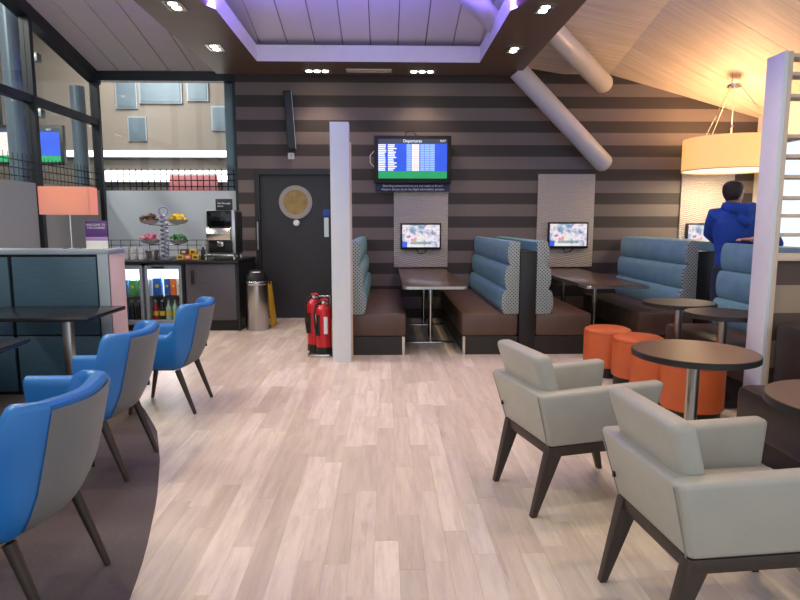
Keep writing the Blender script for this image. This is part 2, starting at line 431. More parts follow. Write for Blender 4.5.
# door
door = struct('door_1', 'dark wooden door with a round amber window')
bm = bm_new(); box(bm, -1.87, -1.80, WY - .02, WY + .14, 0, 2.16); box(bm, -.79, -.72, WY - .02, WY + .14, 0, 2.16); box(bm, -1.80, -.79, WY - .02, WY + .14, 2.09, 2.16)
obj('door_frame', bm, 'dark_frame', door)
part('door_leaf', 'door_dark', door, box, -1.80, -.79, WY + .04, WY + .09, .01, 2.09)
part('threshold', 'chrome', door, box, -1.80, -.79, WY - .01, WY + .1, 0, .012)
def disc_y(bm, x, z, y0, y1, r, n=40): tube(bm, [(x, y0, z), (x, y1, z)], [r, r], n)
bm = bm_new()
b = bmesh.new()
for k in range(40):
    a0, a1 = 2 * math.pi * k / 40, 2 * math.pi * (k + 1) / 40
    c = [(-1.29 + rr * math.cos(a), yy, 1.70 + rr * math.sin(a)) for a in (a0, a1) for rr in (.175, .24) for yy in (WY + .02, WY + .04)]
    V = [b.verts.new(q) for q in c]
    for f in ((0, 2, 6, 4), (1, 5, 7, 3), (2, 3, 7, 6), (0, 4, 5, 1)): b.faces.new([V[i] for i in f])
bmesh.ops.remove_doubles(b, verts=list(b.verts), dist=1e-5); merge(bm, b)
obj('porthole_ring', bm, 'porthole_ring', door)
part('porthole_pane', 'porthole_amber', door, disc_y, -1.29, 1.70, WY + .03, WY + .045, .178)
part('lock', 'white_warm', door, disc_y, -1.285, 1.405, WY + .012, WY + .04, .045, 20)
part('lock_core', 'chrome', door, disc_y, -1.285, 1.405, WY + .006, WY + .012, .02, 16)
part('door_notice', 'sign_blue', door, box, -.90, -.80, WY + .03, WY + .04, 1.50, 1.60)
part('push_plate', 'brushed_steel', door, box, -.885, -.82, WY + .03, WY + .04, 1.20, 1.48)
part('pull_handle', 'brushed_steel', door, tube, [(-1.83, WY - .07, 1.02), (-1.83, WY - .07, 1.42)], .014, 10)
bm = bm_new(); tube(bm, [(-1.83, WY - .07, 1.06), (-1.83, WY, 1.06)], .008, 8); tube(bm, [(-1.83, WY - .07, 1.38), (-1.83, WY, 1.38)], .008, 8)
obj('handle_post', bm, 'brushed_steel', door)

# right wall with a long window (daylight)
bm = bm_new()
box(bm, RX, RX + .2, YF, WY, 0, 1.0); box(bm, RX, RX + .2, YF, WY, 2.55, 6.2); box(bm, RX, RX + .2, 8.55, WY, 1, 2.55)
sobj('wall_right', bm, 'white_warm', 'pale right wall above and below the long window')
win = struct('window_1', 'long daylight window in the right wall')
bm = bm_new()
for y in [YF + i * (8.55 - YF) / 7 for i in range(8)]: box(bm, RX + .03, RX + .11, y - .035, y + .035, 1.0, 2.55)
obj('mullion', bm, 'dark_frame', win)
bm = bm_new(); box(bm, RX + .03, RX + .11, YF, 8.55, 1.0, 1.06); box(bm, RX + .03, RX + .11, YF, 8.55, 2.49, 2.55); obj('window_rail', bm, 'dark_frame', win)
for i in range(7):
    y0 = YF + i * (8.55 - YF) / 7; part('pane', 'glass_clear', win, box, RX + .06, RX + .07, y0 + .035, y0 + (8.55 - YF) / 7 - .035, 1.06, 2.49)
part('window_sill', 'white_warm', win, box, RX - .16, RX + .03, YF, 8.55, .97, 1.0)

# ceiling: narrow panels on the main slope, boards on the right slope
ceiling = struct('ceiling', 'panelled sloping ceiling, pale mauve grey panels')
pw = .352; x = GX; pm = None
while x < 1.89:
    x1 = min(x + pw, 1.9)
    y0, y1 = YF, WY + .1
    def pnl(bm, xa, xb):
        z0, z1 = ceil_z(0, y0), ceil_z(0, y1)
        hexa(bm, [(xa, y0, z0), (xb, y0, z0), (xb, y1, z1), (xa, y1, z1), (xa, y0, z0 + .03), (xb, y0, z0 + .03), (xb, y1, z1 + .03), (xa, y1, z1 + .03)], .004, 1)
    part('ceiling_panel', 'ceiling_panel', ceiling, pnl, x + .004, x1 - .004); x = x1
# right slope boards: run along the slope, slightly skewed
SK = .30
for i in range(12):
    ya, yb = 9.0 - i * 1.1, 9.0 - (i + 1) * 1.1 + .006
    for xa, xb in ((1.9, 3.2), (3.2, RX + .1)):
        q = [(xa, yb + SK * (xa - 3.2)), (xb, yb + SK * (xb - 3.2)), (xb, ya + SK * (xb - 3.2)), (xa, ya + SK * (xa - 3.2))]
        p = [(a, b_, ceil_z(a, b_)) for a, b_ in q]
        bm = bm_new(); hexa(bm, p + [(a, b_, c + .03) for a, b_, c in p], 0)
        obj('ceiling_board', bm, 'ceiling_board', ceiling, smooth=False)
bm = bm_new()
hexa(bm, [(GX - .1, YF, ceil_z(0, YF) + .033), (3.2, YF, ceil_z(0, YF) + .033), (3.2, WY + .2, ceil_z(0, WY + .2) + .033), (GX - .1, WY + .2, ceil_z(0, WY + .2) + .033)] + [(a, b, ceil_z(0, b) + .1) for a, b in ((GX - .1, YF), (3.2, YF), (3.2, WY + .2), (GX - .1, WY + .2))])
hexa(bm, [(3.2, YF, ceil_z(3.2, YF) + .033), (RX + .2, YF, ceil_z(RX + .2, YF) + .033), (RX + .2, WY + .2, ceil_z(RX + .2, WY + .2) + .033), (3.2, WY + .2, ceil_z(3.2, WY + .2) + .033)] + [(a, b, ceil_z(a, b) + .1) for a, b in ((3.2, YF), (RX + .2, YF), (RX + .2, WY + .2), (3.2, WY + .2))])
obj('ceiling_backing', bm, 'dark_plinth', ceiling)

# dropped soffit ring with white upstands
SZ = 3.42; XO0, XI0, XI1, XO1 = -2.29, -1.605, 1.21, 1.85; YI1, YO1, YI0, YO0 = 7.91, 8.57, 1.3, .6
soff = struct('trim_1', 'dark brown dropped ceiling soffit ring with recessed spotlights')
bm = bm_new()
def ringbox(bm, z0, z1, xo0, xi0, xi1, xo1, yo0, yi0, yi1, yo1):
    b = bmesh.new()
    o_ = [(xo0, yo0), (xo1, yo0), (xo1, yo1), (xo0, yo1)]; i_ = [(xi0, yi0), (xi1, yi0), (xi1, yi1), (xi0, yi1)]
    V = {}
    for z, t in ((z0, 'b'), (z1, 't')):
        for k in range(4): V[t + 'o', k] = b.verts.new((*o_[k], z)); V[t + 'i', k] = b.verts.new((*i_[k], z))
    for k in range(4):
        j = (k + 1) % 4
        for q in ((('bo', k), ('bo', j), ('bi', j), ('bi', k)), (('to', k), ('to', j), ('ti', j), ('ti', k)), (('bo', k), ('bo', j), ('to', j), ('to', k)), (('bi', k), ('bi', j), ('ti', j), ('ti', k))): b.faces.new([V[x] for x in q])
    merge(bm, b)
ringbox(bm, SZ, SZ + .05, XO0, XI0, XI1, XO1, YO0, YI0, YI1, YO1)
obj('soffit_board', bm, 'soffit', soff, smooth=False)
bm = bm_new(); ringbox(bm, SZ + .001, SZ + .20, XI0 - .02, XI0 - .001 + .002, XI1 - .001, XI1 + .02, YI0 - .02, YI0 + .001, YI1 - .001, YI1 + .02)
obj('upstand', bm, 'white_warm', soff, smooth=False)
# violet cove light lying on the soffit behind the upstand
mat('led_violet', (90, 80, 255), .5, emit=4, ergb=(96, 80, 255))
for (x0, x1) in ((XI0 - .16, XI0 - .11), (XI1 + .11, XI1 + .16)): part('led_strip', 'led_violet', soff, box, x0, x1, 4.4, 6.9, SZ + .052, SZ + .07)
for xx, tilt in ((XI0 - .2, -25), (XI1 + .2, 25)):
    d = Vector((-.45 if xx > 0 else .5, -.28, .82)); lo = lamp('AREA', (xx, 6.1, SZ + .14), 90, VIOLET, (0, 0, 0), 'cove_light', soff, shape='RECTANGLE', size=.12, size_y=1.8)
    lo.rotation_euler = d.to_track_quat('-Z', 'Y').to_euler()

# recessed spotlights in the soffit
def downlight(x, y, nl, along_y, label, energy, group):
    t = thing('recessed_spotlight', label, 'ceiling light', (x, y, SZ), 0 if along_y else R(90), group)
    L = .11 * nl + .04
    bm = bm_new(); 
    for s in (-1, 1): box(bm, s * .075 - .012, s * .075 + .012, -L / 2, L / 2, -.008, .0); box(bm, -.063, .063, s * (L / 2 - .012) - .012, s * (L / 2 - .012) + .012, -.008, .0)
    obj('frame', bm, 'chrome', t)
    part('recess', 'black', t, box, -.063, .063, -L / 2 + .02, L / 2 - .02, -.003, -.0005)
    for k in range(nl):
        part('bulb', 'lens_glow', t, lathe, [(0, -.016), (.03, -.014), (.042, -.006), (.042, -.002)], 18, (0, (k - (nl - 1) / 2) * .11, 0))
    lamp('SPOT', (0, 0, -.05), energy, WARM, (0, 0, 0), 'spot', t, spot_size=R(120), spot_blend=.8, shadow_soft_size=.08)
    return t
ordw = ('closest to the striped wall', 'second from the striped wall', 'third from the striped wall', 'fourth from the striped wall', 'farthest from the striped wall')
for k, y in enumerate((7.32, 5.97, 4.6, 3.25, 1.9)):
    downlight(-1.96, y, 2, True, 'twin recessed spotlight in the glass wall side of the soffit, ' + ordw[k], 55, 'spotlights in the soffit')
    downlight(1.52, y, 2, True, 'twin recessed spotlight in the booth side of the soffit, ' + ordw[k], 55, 'spotlights in the soffit')
for xx, lab in ((-.90, 'triple recessed spotlight in the end soffit above the wooden door side of the vent'), (.506, 'triple recessed spotlight in the end soffit above the departures screen')):
    downlight(xx, 8.37, 3, False, lab, 26, None)
t = thing('air_vent', 'pale slotted air vent in the end soffit between two triple spotlights', 'vent', (-.205, 8.33, SZ))
bm = bm_new(); box(bm, -.3, .3, -.075, -.045, -.012, 0); box(bm, -.3, .3, .045, .075, -.012, 0); box(bm, -.3, -.2, -.05, .05, -.012, 0); box(bm, .2, .3, -.05, .05, -.012, 0)
obj('vent_frame', bm, 'white_warm', t)
for k in range(3): part('slat', 'ladder_beige', t, box, -.2, .2, -.035 + k * .03, -.023 + k * .03, -.010, -.002)
part('vent_back', 'dark_plinth', t, box, -.2, .2, -.045, .045, -.003, -.001)

# white round steel braces
def brace(label, a, b_, r):
    a, b_ = Vector(a), Vector(b_); bm = bm_new(); d = (b_ - a).normalized()
    tube(bm, [a + d * .0, a + d * .04, b_], [r * .85, r, r], 28)
    t = thing('steel_brace', label, 'brace', a)
    o = obj('tube', bm, 'steel_tube_white', t); o.location = -a
    bm = bm_new(); tube(bm, [a - d * .035, a + d * .005], [r * .5, r * .9], 28); o = obj('end_cap', bm, 'steel_tube_white', t); o.location = -a
brace('long white round steel brace coming through the soffit down to the striped wall', (3.14, 8.62, 2.21), (1.80, 8.42, 3.46), .130)
brace('short white round steel brace ending high under the warm lit ceiling slope', (3.05, 8.55, 3.30), (1.72, 7.09, 3.74), .130)
brace('white round steel brace crossing the violet lit opening in the soffit', (1.44, 7.4, 3.60), (.25, 5.7, 3.96), .115)

# black speaker strip on wall, socket
t = thing('wall_speaker', 'slim black column speaker tilted on the striped wall above the door', 'speaker', (-1.33, WY - .06, 2.83))
t.rotation_euler = (0, R(-3.5), 0)
part('cabinet', 'black', t, box, -.055, .055, -.06, .045, -.40, .40, .006)
part('grille', 'dark_frame', t, box, -.045, .045, -.066, -.058, -.38, .38)
part('edge_trim', 'chrome', t, box, .055, .060, -.06, -.05, -.40, .40)
part('bracket', 'dark_frame', t, box, -.02, .02, .04, .07, -.1, .1)
t = thing('wall_socket', 'small white square switch plate above the door', 'switch', (-1.335, WY, 2.35))
part('plate', 'white_label', t, box, -.045, .045, -.012, 0, -.045, .045, .004); part('rocker', 'mug_white', t, box, -.016, .016, -.018, -.010, -.024, .024, .002)

# ------------------------------------------------------------------ glass walls on the left
g1 = struct('window_2', 'tall dark framed glass wall along the carpet side')
def barY(bm, x0, x1, ya, za, yb, zb, h): hexa(bm, [(x0, ya, za - h), (x1, ya, za - h), (x1, yb, zb - h), (x0, yb, zb - h), (x0, ya, za), (x1, ya, za), (x1, yb, zb), (x0, yb, zb)])
bm = bm_new(); barY(bm, GX - .08, GX + .06, YF, ceil_z(0, YF), WY + .06, ceil_z(0, WY + .06), .16); obj('head_beam', bm, 'dark_frame', g1)
part('transom', 'dark_frame', g1, box, GX - .05, GX + .04, YF, WY, 2.76, 2.85)
part('bottom_rail', 'dark_frame', g1, box, GX - .05, GX + .04, YF, WY, 0, .1)
ym = [8.8, 7.22, 5.64, 4.06, 2.48, .9, -.68]
for i, y in enumerate(ym): part('mullion', 'dark_frame', g1, box, GX - .06, GX + .05, y - .035, y + .035, .1, ceil_z(0, y) - .12)
for i in range(len(ym) - 1):
    ya, yb = ym[i + 1] + .035, ym[i] - .035
    part('pane', 'glass', g1, box, GX - .012, GX - .004, ya, yb, .1, 2.76)
    za, zb = ceil_z(0, ya) - .15, ceil_z(0, yb) - .15
    bm = bm_new(); hexa(bm, [(GX - .012, ya, 2.85), (GX - .004, ya, 2.85), (GX - .004, yb, 2.85), (GX - .012, yb, 2.85), (GX - .012, ya, za), (GX - .004, ya, za), (GX - .004, yb, zb), (GX - .012, yb, zb)])
    obj('pane', bm, 'glass', g1)
    f = part('frosted_film', 'frosted_side', g1, box, GX - .003, GX - .001, ya, yb, .1, 1.86)
    f = part('grid_film', 'grid_film_side', g1, box, GX - .003, GX - .001, ya, yb, 1.87, 2.17)
g2 = struct('window_3', 'glass wall with frosted lower half behind the drinks counter')
part('head_beam', 'dark_frame', g2, box, GX, -2.10, WY - .03, WY + .1, 3.37, 3.5)
part('jamb', 'dark_frame', g2, box, -2.14, -2.10, WY, WY + .06, 0, 3.4)
part('pane', 'glass', g2, box, GX + .05, -2.13, WY + .03, WY + .04, 0, 3.38)
part('frosted_film', 'frosted_film', g2, box, GX + .06, -2.14, WY + .022, WY + .026, 0, 1.86)
part('grid_film', 'grid_film_back', g2, box, GX + .06, -2.14, WY + .022, WY + .026, 1.87, 2.17)

# corridor beyond the glass
bm = bm_new(); box(bm, -8.4, -2.1, 12.0, 12.2, 0, 5.4); sobj('wall_corridor', bm, 'corridor_wall', 'beige corridor wall seen through the glass')
bm = bm_new(); box(bm, -8.4, -8.2, YF, 12, 0, 6); sobj('wall_left', bm, 'corridor_grey', 'grey corridor side wall seen through the glass')
bm = bm_new(); box(bm, -2.28, -2.1, WY + .1, 12, 0, 5.4); sobj('wall_return', bm, 'column_blue', 'pale blue grey wall end behind the glass')
bm = bm_new(); box(bm, -8.4, GX - .1, YF, 12.2, 5.4, 5.5); box(bm, GX - .1, -2.1, WY + .2, 12.2, 5.4, 5.5); sobj('ceiling_corridor', bm, 'corridor_wall')
t = thing('light_strip', 'long glowing white light strip on the corridor wall behind the glass', 'light', (-4.6, 11.955, 2.72))
part('housing', 'fridge_grey', t, box, -1.7, 1.75, -.06, .04, -.07, .07); part('diffuser', 'corridor_strip_glow', t, box, -1.68, 1.73, -.08, -.06, -.055, .055)
t = thing('light_strip', 'second glowing light strip low on the corridor wall', 'light', (-3.6, 11.955, 2.30))
part('housing', 'fridge_grey', t, box, -1.9, 1.0, -.06, .04, -.12, .12); part('diffuser', 'corridor_strip_glow', t, box, -1.88, .98, -.08, -.06, -.1, .1)
t = thing('corridor_sign', 'red sign panel on the corridor wall behind the grid film', 'sign', (-3.55, 11.6, 2.14))
mat('sign_pink', (196, 112, 116), .6); part('panel', 'sign_pink', t, box, -.5, .4, -.02, .02, -.16, .16, .01); part('post', 'fridge_grey', t, box, -.02, .02, .0, .03, -2.16, -.1)
for k, (xx, yy) in enumerate(((-4.4, 10.4), (-6.1, 6.2), (-6.1, 2.8))):  # out-of-view fill lights, added to brighten the corridor and the frosted film
    t = thing('corridor_fill_light', 'unseen fill light added to brighten the corridor outside the glass wall, ' + ('over the far corner', 'over the departures monitor', 'away from the departures monitor')[k], 'ceiling light', (xx, yy, 5.4))
    part('housing', 'fridge_grey', t, box, -.3, .3, -1.2, 1.2, -.06, 0); part('diffuser', 'corridor_strip_glow', t, box, -.27, .27, -1.17, 1.17, -.07, -.06)
    lamp('AREA', (0, 0, -.09), 190, (1, .95, .88), (0, 0, 0), 'corridor_fill', t, shape='RECTANGLE', size=.55, size_y=2.3)
cw = struct('window_reflection', 'framed panes high on the corridor wall imitating windows reflected in the glass')  # reflections of windows in the glass, modelled as panes on the wall
for (x0, x1, z0, z1) in ((-5.1, -4.75, 3.6, 4.15), (-4.65, -3.9, 3.7, 4.2), (-3.75, -3.4, 3.75, 4.25), (-4.9, -4.6, 3.0, 3.4), (-3.3, -3.05, 3.2, 3.6)):
    f = part('frame', 'fridge_grey', cw, box, x0 - .03, x1 + .03, 11.97, 12.0, z0 - .03, z1 + .03); part('pane', 'column_blue', f, box, x0, x1, 11.955, 11.97, z0, z1)
def column(label, x, y, r, h, br=(3.82, 3.37, 2.72)):
    t = thing('steel_column', label, 'column', (x, y, 0))
    part('shaft', 'column_blue', t, cyl, 0, 0, 0.02, h, r, r, 28); part('base_plate', 'fridge_grey', t, cyl, 0, 0, 0, .03, r * 1.5, r * 1.5, 28)
    for z in br: part('glass_bracket', 'brushed_steel', t, box, r * .9, abs(x - GX) - .09, -.05, .05, z - .05, z + .05, .006)
column('thick blue grey round column outside the glass by the departures board', -4.45, 7.62, .125, 4.0)
column('blue grey round column outside the glass near the corner', -4.45, 9.12, .10, 3.36, ())
def fids(parent, w, h, compact=False):
    """departures screen content in local x,z, front face at y=0 (towards -y)"""
    part('screen_header', 'scr_header', parent, box, -w / 2, w / 2, -.003, 0, h * .38, h / 2)
    part('screen_table', 'scr_blue', parent, box, -w / 2, w / 2, -.003, 0, -h * .32, h * .38)
    part('screen_banner', 'scr_green', parent, box, -w / 2, w / 2, -.003, 0, -h / 2, -h * .32)
    rows = 15; top = h * .37; rh = (h * .68) / rows
    rnd = random.Random(3)
    bm = bm_new()
    for i in range(rows):
        z1 = top - i * rh - rh * .18; z0 = z1 - rh * .62
        for (a, b, jit) in ((0, .115, .02), (.14, .27, .06)):
            b2 = b - rnd.uniform(0, jit); box(bm, -w / 2 + w * a, -w / 2 + w * b2, -.0045, -.003, z0, z1)
    obj('screen_text', bm, 'scr_text', parent, smooth=False)['kind'] = 'stuff'
    bm = bm_new()
    for i in range(rows):
        z1 = top - i * rh - rh * .12; z0 = z1 - rh * .74
        for (a, b) in ((.41, .475), (.61, .67), (.675, .745), (.75, .82)): box(bm, -w / 2 + w * a, -w / 2 + w * b, -.0045, -.003, z0, z1)
    obj('screen_columns', bm, 'scr_lightblue', parent, smooth=False)['kind'] = 'stuff'
    bm = bm_new()
    for i in range(rows):
        z1 = top - i * rh - rh * .08; box(bm, -w / 2 + w * .485, -w / 2 + w * .595, -.0045, -.003, z1 - rh * .86, z1)
    obj('screen_status', bm, 'scr_cream', parent, smooth=False)['kind'] = 'stuff'
    text('screen_title', 'Departures', h * .105, 'scr_text', parent, (-w * .14, -.004, h * .415))
    text('screen_clock', '10:37', h * .07, 'scr_text', parent, (w * .39, -.004, h * .43))
# monitor beyond the glass
t = thing('departures_monitor', 'departures monitor hanging outside the side glass wall', 'monitor', (-6.46, 10.5, 2.705), 0)
part('case', 'black', t, box, -1.05, 1.05, 0, .09, -.33, .33, .008); part('hanger', 'dark_frame', t, box, -.04, .04, .02, .06, .3, 2.8)
fids(t, 1.98, .56)

# ------------------------------------------------------------------ drinks counter, fridges
CY = 7.78
t = thing('counter_unit', 'grey wood grain base cabinet with a black plinth beside the fridges', 'cabinet', (-2.25, CY, 0))
part('body', 'grey_wood', t, box, -.33, .33, .02, .95, .14, .885); part('door', 'grey_wood', t, box, -.315, .315, 0, .02, .15, .88, .003)
part('plinth', 'black', t, box, -.33, .31, .05, .9, 0, .14)
t['label'] = 'grey wood grain base cabinet with black plinth between fridge and steel bin'
d = [c for c in t.children if c.name.startswith('door')][0]
part('handle', 'dark_frame', d, box, -.25, -.215, -.025, 0, .62, .80, .006)
part('side_panel', 'black', t, box, -.365, -.335, 0, .9, 0, .884); part('end_strip', 'dark_frame', t, box, .33, .36, 0, .95, 0, .885)
tag(part('worktop', 'black', None, box, GX + .08, -1.88, CY - .03, WY - .01, .885, .92, .004), 'long black worktop over the fridges and cabinet', 'worktop')

def fridge(x0, x1, label):
    w = x1 - x0; t = thing('drinks_fridge', label, 'fridge', ((x0 + x1) / 2, CY, 0), 0, None); h = w / 2
    bm = bm_new(); box(bm, -h, -h + .03, .05, .62, .08, .875); box(bm, h - .03, h, .05, .62, .08, .875); box(bm, -h, h, .05, .62, .84, .875); box(bm, -h, h, .05, .62, .08, .13)
    obj('cabinet', bm, 'fridge_grey', t)
    part('back_liner', 'fridge_inside', t, box, -h + .03, h - .03, .55, .6, .13, .84)
    part('kick_plate', 'black', t, box, -h, h, .06, .6, 0, .08)
    bm = bm_new(); s = .045
    box(bm, -h + .005, -h + s, 0, .045, .1, .86, .004); box(bm, h - s, h - .005, 0, .045, .1, .86, .004); box(bm, -h + s, h - s, 0, .045, .81, .86, .004); box(bm, -h + s, h - s, 0, .045, .1, .15, .004)
    d = obj('door', bm, 'fridge_grey', t)
    part('pane', 'glass_fridge', d, box, -h + s, h - s, .02, .026, .15, .81); part('handle', 'black', d, box, -h + .1, -h + .26, -.012, 0, .825, .85, .004)
    for z in (.46,): part('shelf', 'chrome', t, box, -h + .03, h - .03, .08, .54, z - .012, z)
    part('light', 'fridge_light', t, box, -h + .06, h - .06, .10, .14, .80, .825)
    lamp('POINT', (0, .25, .76), 8, (.95, .98, 1), name='fridge_lamp', parent=t, shadow_soft_size=.05)
    return t
fridge(-3.10, -2.62, 'glass door drinks fridge with orange and white cartons beside the black panel')
fridge(-3.60, -3.12, 'glass door drinks fridge with yellow and green cartons behind the teal divider')
def carton(x, y, z, w, d, h, m, label, group):
    t = thing('drink_carton', label, 'carton', (x, y, z), 0, group)
    part('pack', m, t, box, -w / 2, w / 2, -d / 2, d / 2, 0, h, .006)
    part('label', 'carton_yellow' if m != 'carton_yellow' else 'carton_green', t, disc_y, 0, h * .55, -d / 2 - .002, -d / 2, w * .22, 16)
cart = [(-2.99, 'carton_blue', 'blue juice carton on the upper fridge shelf'), (-2.86, 'carton_blue', 'second blue carton on the upper fridge shelf beside the orange one'), (-2.78, 'carton_orange', 'orange juice carton on the upper fridge shelf'), (-2.70, 'carton_white', 'white milk carton on the upper fridge shelf')]
for x_, m_, l_ in cart: carton(x_, CY + .16, .461, .075 if x_ > -2.9 else .11, .08, .22, m_, l_, None)
for x_, m_, l_ in ((-3.52, 'carton_yellow', 'yellow carton on the shelf of the fridge behind the divider'), (-3.42, 'carton_blue', 'blue carton on the shelf of the fridge behind the divider'), (-3.31, 'carton_green', 'dark green carton beside a blue one in the fridge behind the divider'), (-3.20, 'carton_green', 'green carton by the fridge door edge behind the divider')): carton(x_, CY + .16, .461, .09, .08, .2, m_, l_, None)
def bottle_shape(r, h): return [(0, 0), (r, 0), (r, h * .58), (r * .9, h * .66), (r * .38, h * .82), (r * .36, h * .93)]
for i in range(5):
    x_ = -3.03 + i * .085; m_ = ('bottle_red', 'bottle_dark', 'bottle_clear', 'bottle_clear', 'bottle_green')[i]
    lab = ('red drink bottle on the lower fridge shelf', 'dark cola bottle on the lower fridge shelf', 'clear bottle with a yellow label beside the dark cola bottle', 'clear bottle with a yellow label beside the green bottle', 'green drink bottle on the lower fridge shelf')[i]
    t = thing('drink_bottle', lab, 'bottle', (x_, CY + .15, .131), 0, 'bottles with yellow labels in the fridge')
    part('glass_body', m_, t, lathe, bottle_shape(.036, .26), 16); part('cap', 'cap_white', t, lathe, [(0, .262), (.015, .262), (.015, .24), (0, .24)], 12)
    part('label', 'carton_yellow', t, lathe, [(.0368, .06), (.0368, .12)], 16)
for i in range(4):
    x_ = -3.52 + i * .09; m_ = ('bottle_clear', 'carton_blue', 'bottle_dark', 'bottle_dark')[i]
    lab = ('clear water bottle in the fridge behind the divider', 'blue drink bottle in the fridge behind the divider', 'dark drink bottle beside the blue one in the fridge behind the divider', 'dark drink bottle by the door edge of the fridge behind the divider')[i]
    t = thing('drink_bottle', lab, 'bottle', (x_, CY + .15, .131), 0, 'bottles in the fridge behind the divider')
    part('glass_body', m_, t, lathe, bottle_shape(.036, .26), 16); part('cap', 'cap_white', t, lathe, [(0, .262), (.015, .262), (.015, .24), (0, .24)], 12)

# coffee machine and its sign
t = thing('coffee_machine', 'chrome and black bean to cup coffee machine on the black worktop', 'coffee machine', (-2.16, 8.12, .927))
for sx in (-.17, .17):
    for sy in (-.2, .18): part('foot', 'chrome', t, tube, [(sx * 1.08, sy, 0), (sx, sy, .06)], [.022, .016], 10)
part('body', 'brushed_steel', t, box, -.19, .19, -.12, .24, .05, .64, .012)
part('upper_panel', 'black_gloss', t, box, -.165, .15, -.16, -.10, .43, .635, .008)
bm = bm_new(); prism(bm, [(-.12, .23), (-.20, .25), (-.225, .33), (-.20, .41), (-.12, .43)], -.165, .15, 'x', .006); obj('chrome_front', bm, 'chrome', t)
part('spout', 'chrome', t, box, -.03, .05, -.2, -.12, .17, .235, .01)
part('brew_bay', 'black', t, box, -.16, .15, -.126, -.10, .085, .23, .004)
part('drip_tray', 'dark_frame', t, box, -.17, .17, -.25, -.1, .05, .075, .006); part('base_rail', 'chrome', t, box, -.19, .19, -.26, -.245, .04, .07, .004)
part('side_panel', 'dark_frame', t, box, .19, .205, -.11, .22, .08, .62, .004)
t = thing('coffee_sign', 'dark grey card sign standing on top of the coffee machine', 'sign', (-2.13, 8.10, 1.563))
part('board', 'dark_frame', t, box, -.11, .11, -.008, .008, 0, .155, .003); part('stand', 'dark_frame', t, box, -.1, .1, -.03, .03, -.002, .006)
text('lettering', 'We Proudly\nServe', .035, 'text_white', t, (-.085, -.010, .085))
# snack tower
t = thing('snack_tower', 'lilac spiral snack stand with four wire arms on the counter', 'stand', (-2.93, 8.10, .92))
part('base', 'spiral_lilac', t, cyl, 0, 0, 0, .02, .09)
bm = bm_new(); pts = []
for i in range(150):
    a = i * .42; pts.append((.045 * math.cos(a), .045 * math.sin(a), .02 + .56 * i / 149))
tube(bm, pts, .010, 6); obj('spiral', bm, 'spiral_lilac', t)
bm = bm_new(); b = [(.06 * math.cos(R(k * 15)), 0, .635 + .055 * math.sin(R(k * 15))) for k in range(25)]; tube(bm, b, .009, 6, False); obj('top_ring', bm, 'spiral_lilac', t)
part('rod', 'chrome', t, cyl, 0, 0, .02, .58, .012, .012, 10)
for sx, z_ in ((-1, .46), (1, .46), (-1, .20), (1, .20)): part('arm', 'chrome', t, tube, [(0, 0, z_ - .01), (sx * .20, 0, z_)], .006, 8)
for sx, z_, mm, lab in ((-1, .475, 'snack_brown', 'bowl of brown snack bars high on the spiral stand'), (1, .475, 'snack_yellow', 'bowl of yellow snack packets high on the spiral stand'), (-1, .215, 'snack_pink', 'bowl of pink sweets low on the spiral stand'), (1, .215, 'snack_green', 'bowl of green snack packets low on the spiral stand')):
    q = thing('snack_bowl', lab, 'bowl', (-2.93 + sx * .19, 8.10, .92 + z_ - .008))
    part('bowl', 'bowl_clear', q, lathe, [(0, 0), (.06, .002), (.10, .018), (.128, .05), (.132, .052), (.124, .048), (.09, .02), (0, .012)], 24)
    rr = random.Random(int(z_ * 100) + sx)
    for k in range(14):
        a = k * 2.4; r_ = .027 * math.sqrt(k)
        c = Vector((r_ * math.cos(a) * (.6 if k % 2 else 1), r_ * math.sin(a) * (.6 if k % 2 else 1), (.095 if k % 2 else .065) + rr.uniform(-.01, .025))); bm = bm_new(); box(bm, -.036, .036, -.024, .024, -.016, .016, .006)
        p_ = obj('snack', bm, mm, q); p_.location = c; p_.rotation_euler = (rr.uniform(-.5, .5), rr.uniform(-.5, .5), rr.uniform(0, 3))
# mugs
for i in range(4):
    for j in range(2):
        z_ = .92 + j * .085
        t = thing('mug', ('upper' if j else 'lower') + ' white mug of the ' + ('fourth', 'third', 'second', 'first')[i] + ' stack counted from the steel pot', 'mug', (-3.53 + i * .105, 8.02, z_), R(-90 + i * 20), 'stacked white mugs on the counter')
        part('cup', 'mug_white', t, lathe, [(0, 0), (.034, 0), (.041, .006), (.043, .083), (.039, .083), (.037, .012), (0, .01)], 20)
        part('mug_handle', 'mug_white', t, tube, [(.04, 0, .068), (.062, 0, .062), (.068, 0, .042), (.06, 0, .022), (.04, 0, .016)], .006, 8)
t = thing('cutlery_pot', 'wide grey pot beside the mugs on the counter', 'pot', (-3.06, 7.98, .92)); part('pot', 'brushed_steel', t, lathe, [(0, 0), (.07, 0), (.085, .12), (.08, .125), (.066, .01), (0, .01)], 24); part('rim', 'chrome', t, lathe, [(.085, .118), (.09, .124), (.085, .13), (.08, .124), (.085, .118)], 24)
# wire rack
t = thing('wire_rack', 'black wire rail rack running along the back of the counter', 'rack', (-3.25, 8.55, .92))
bm = bm_new()
for z_ in (.10, .17, .24): box(bm, -.72, 1.0, -.004, .004, z_, z_ + .008)
obj('rail', bm, 'black', t); bm = bm_new()
for k in range(14): box(bm, -.72 + k * .132 - .003, -.72 + k * .132 + .003, -.004, .004, 0, .25)
o = obj('upright', bm, 'black', t); o['kind'] = 'stuff'
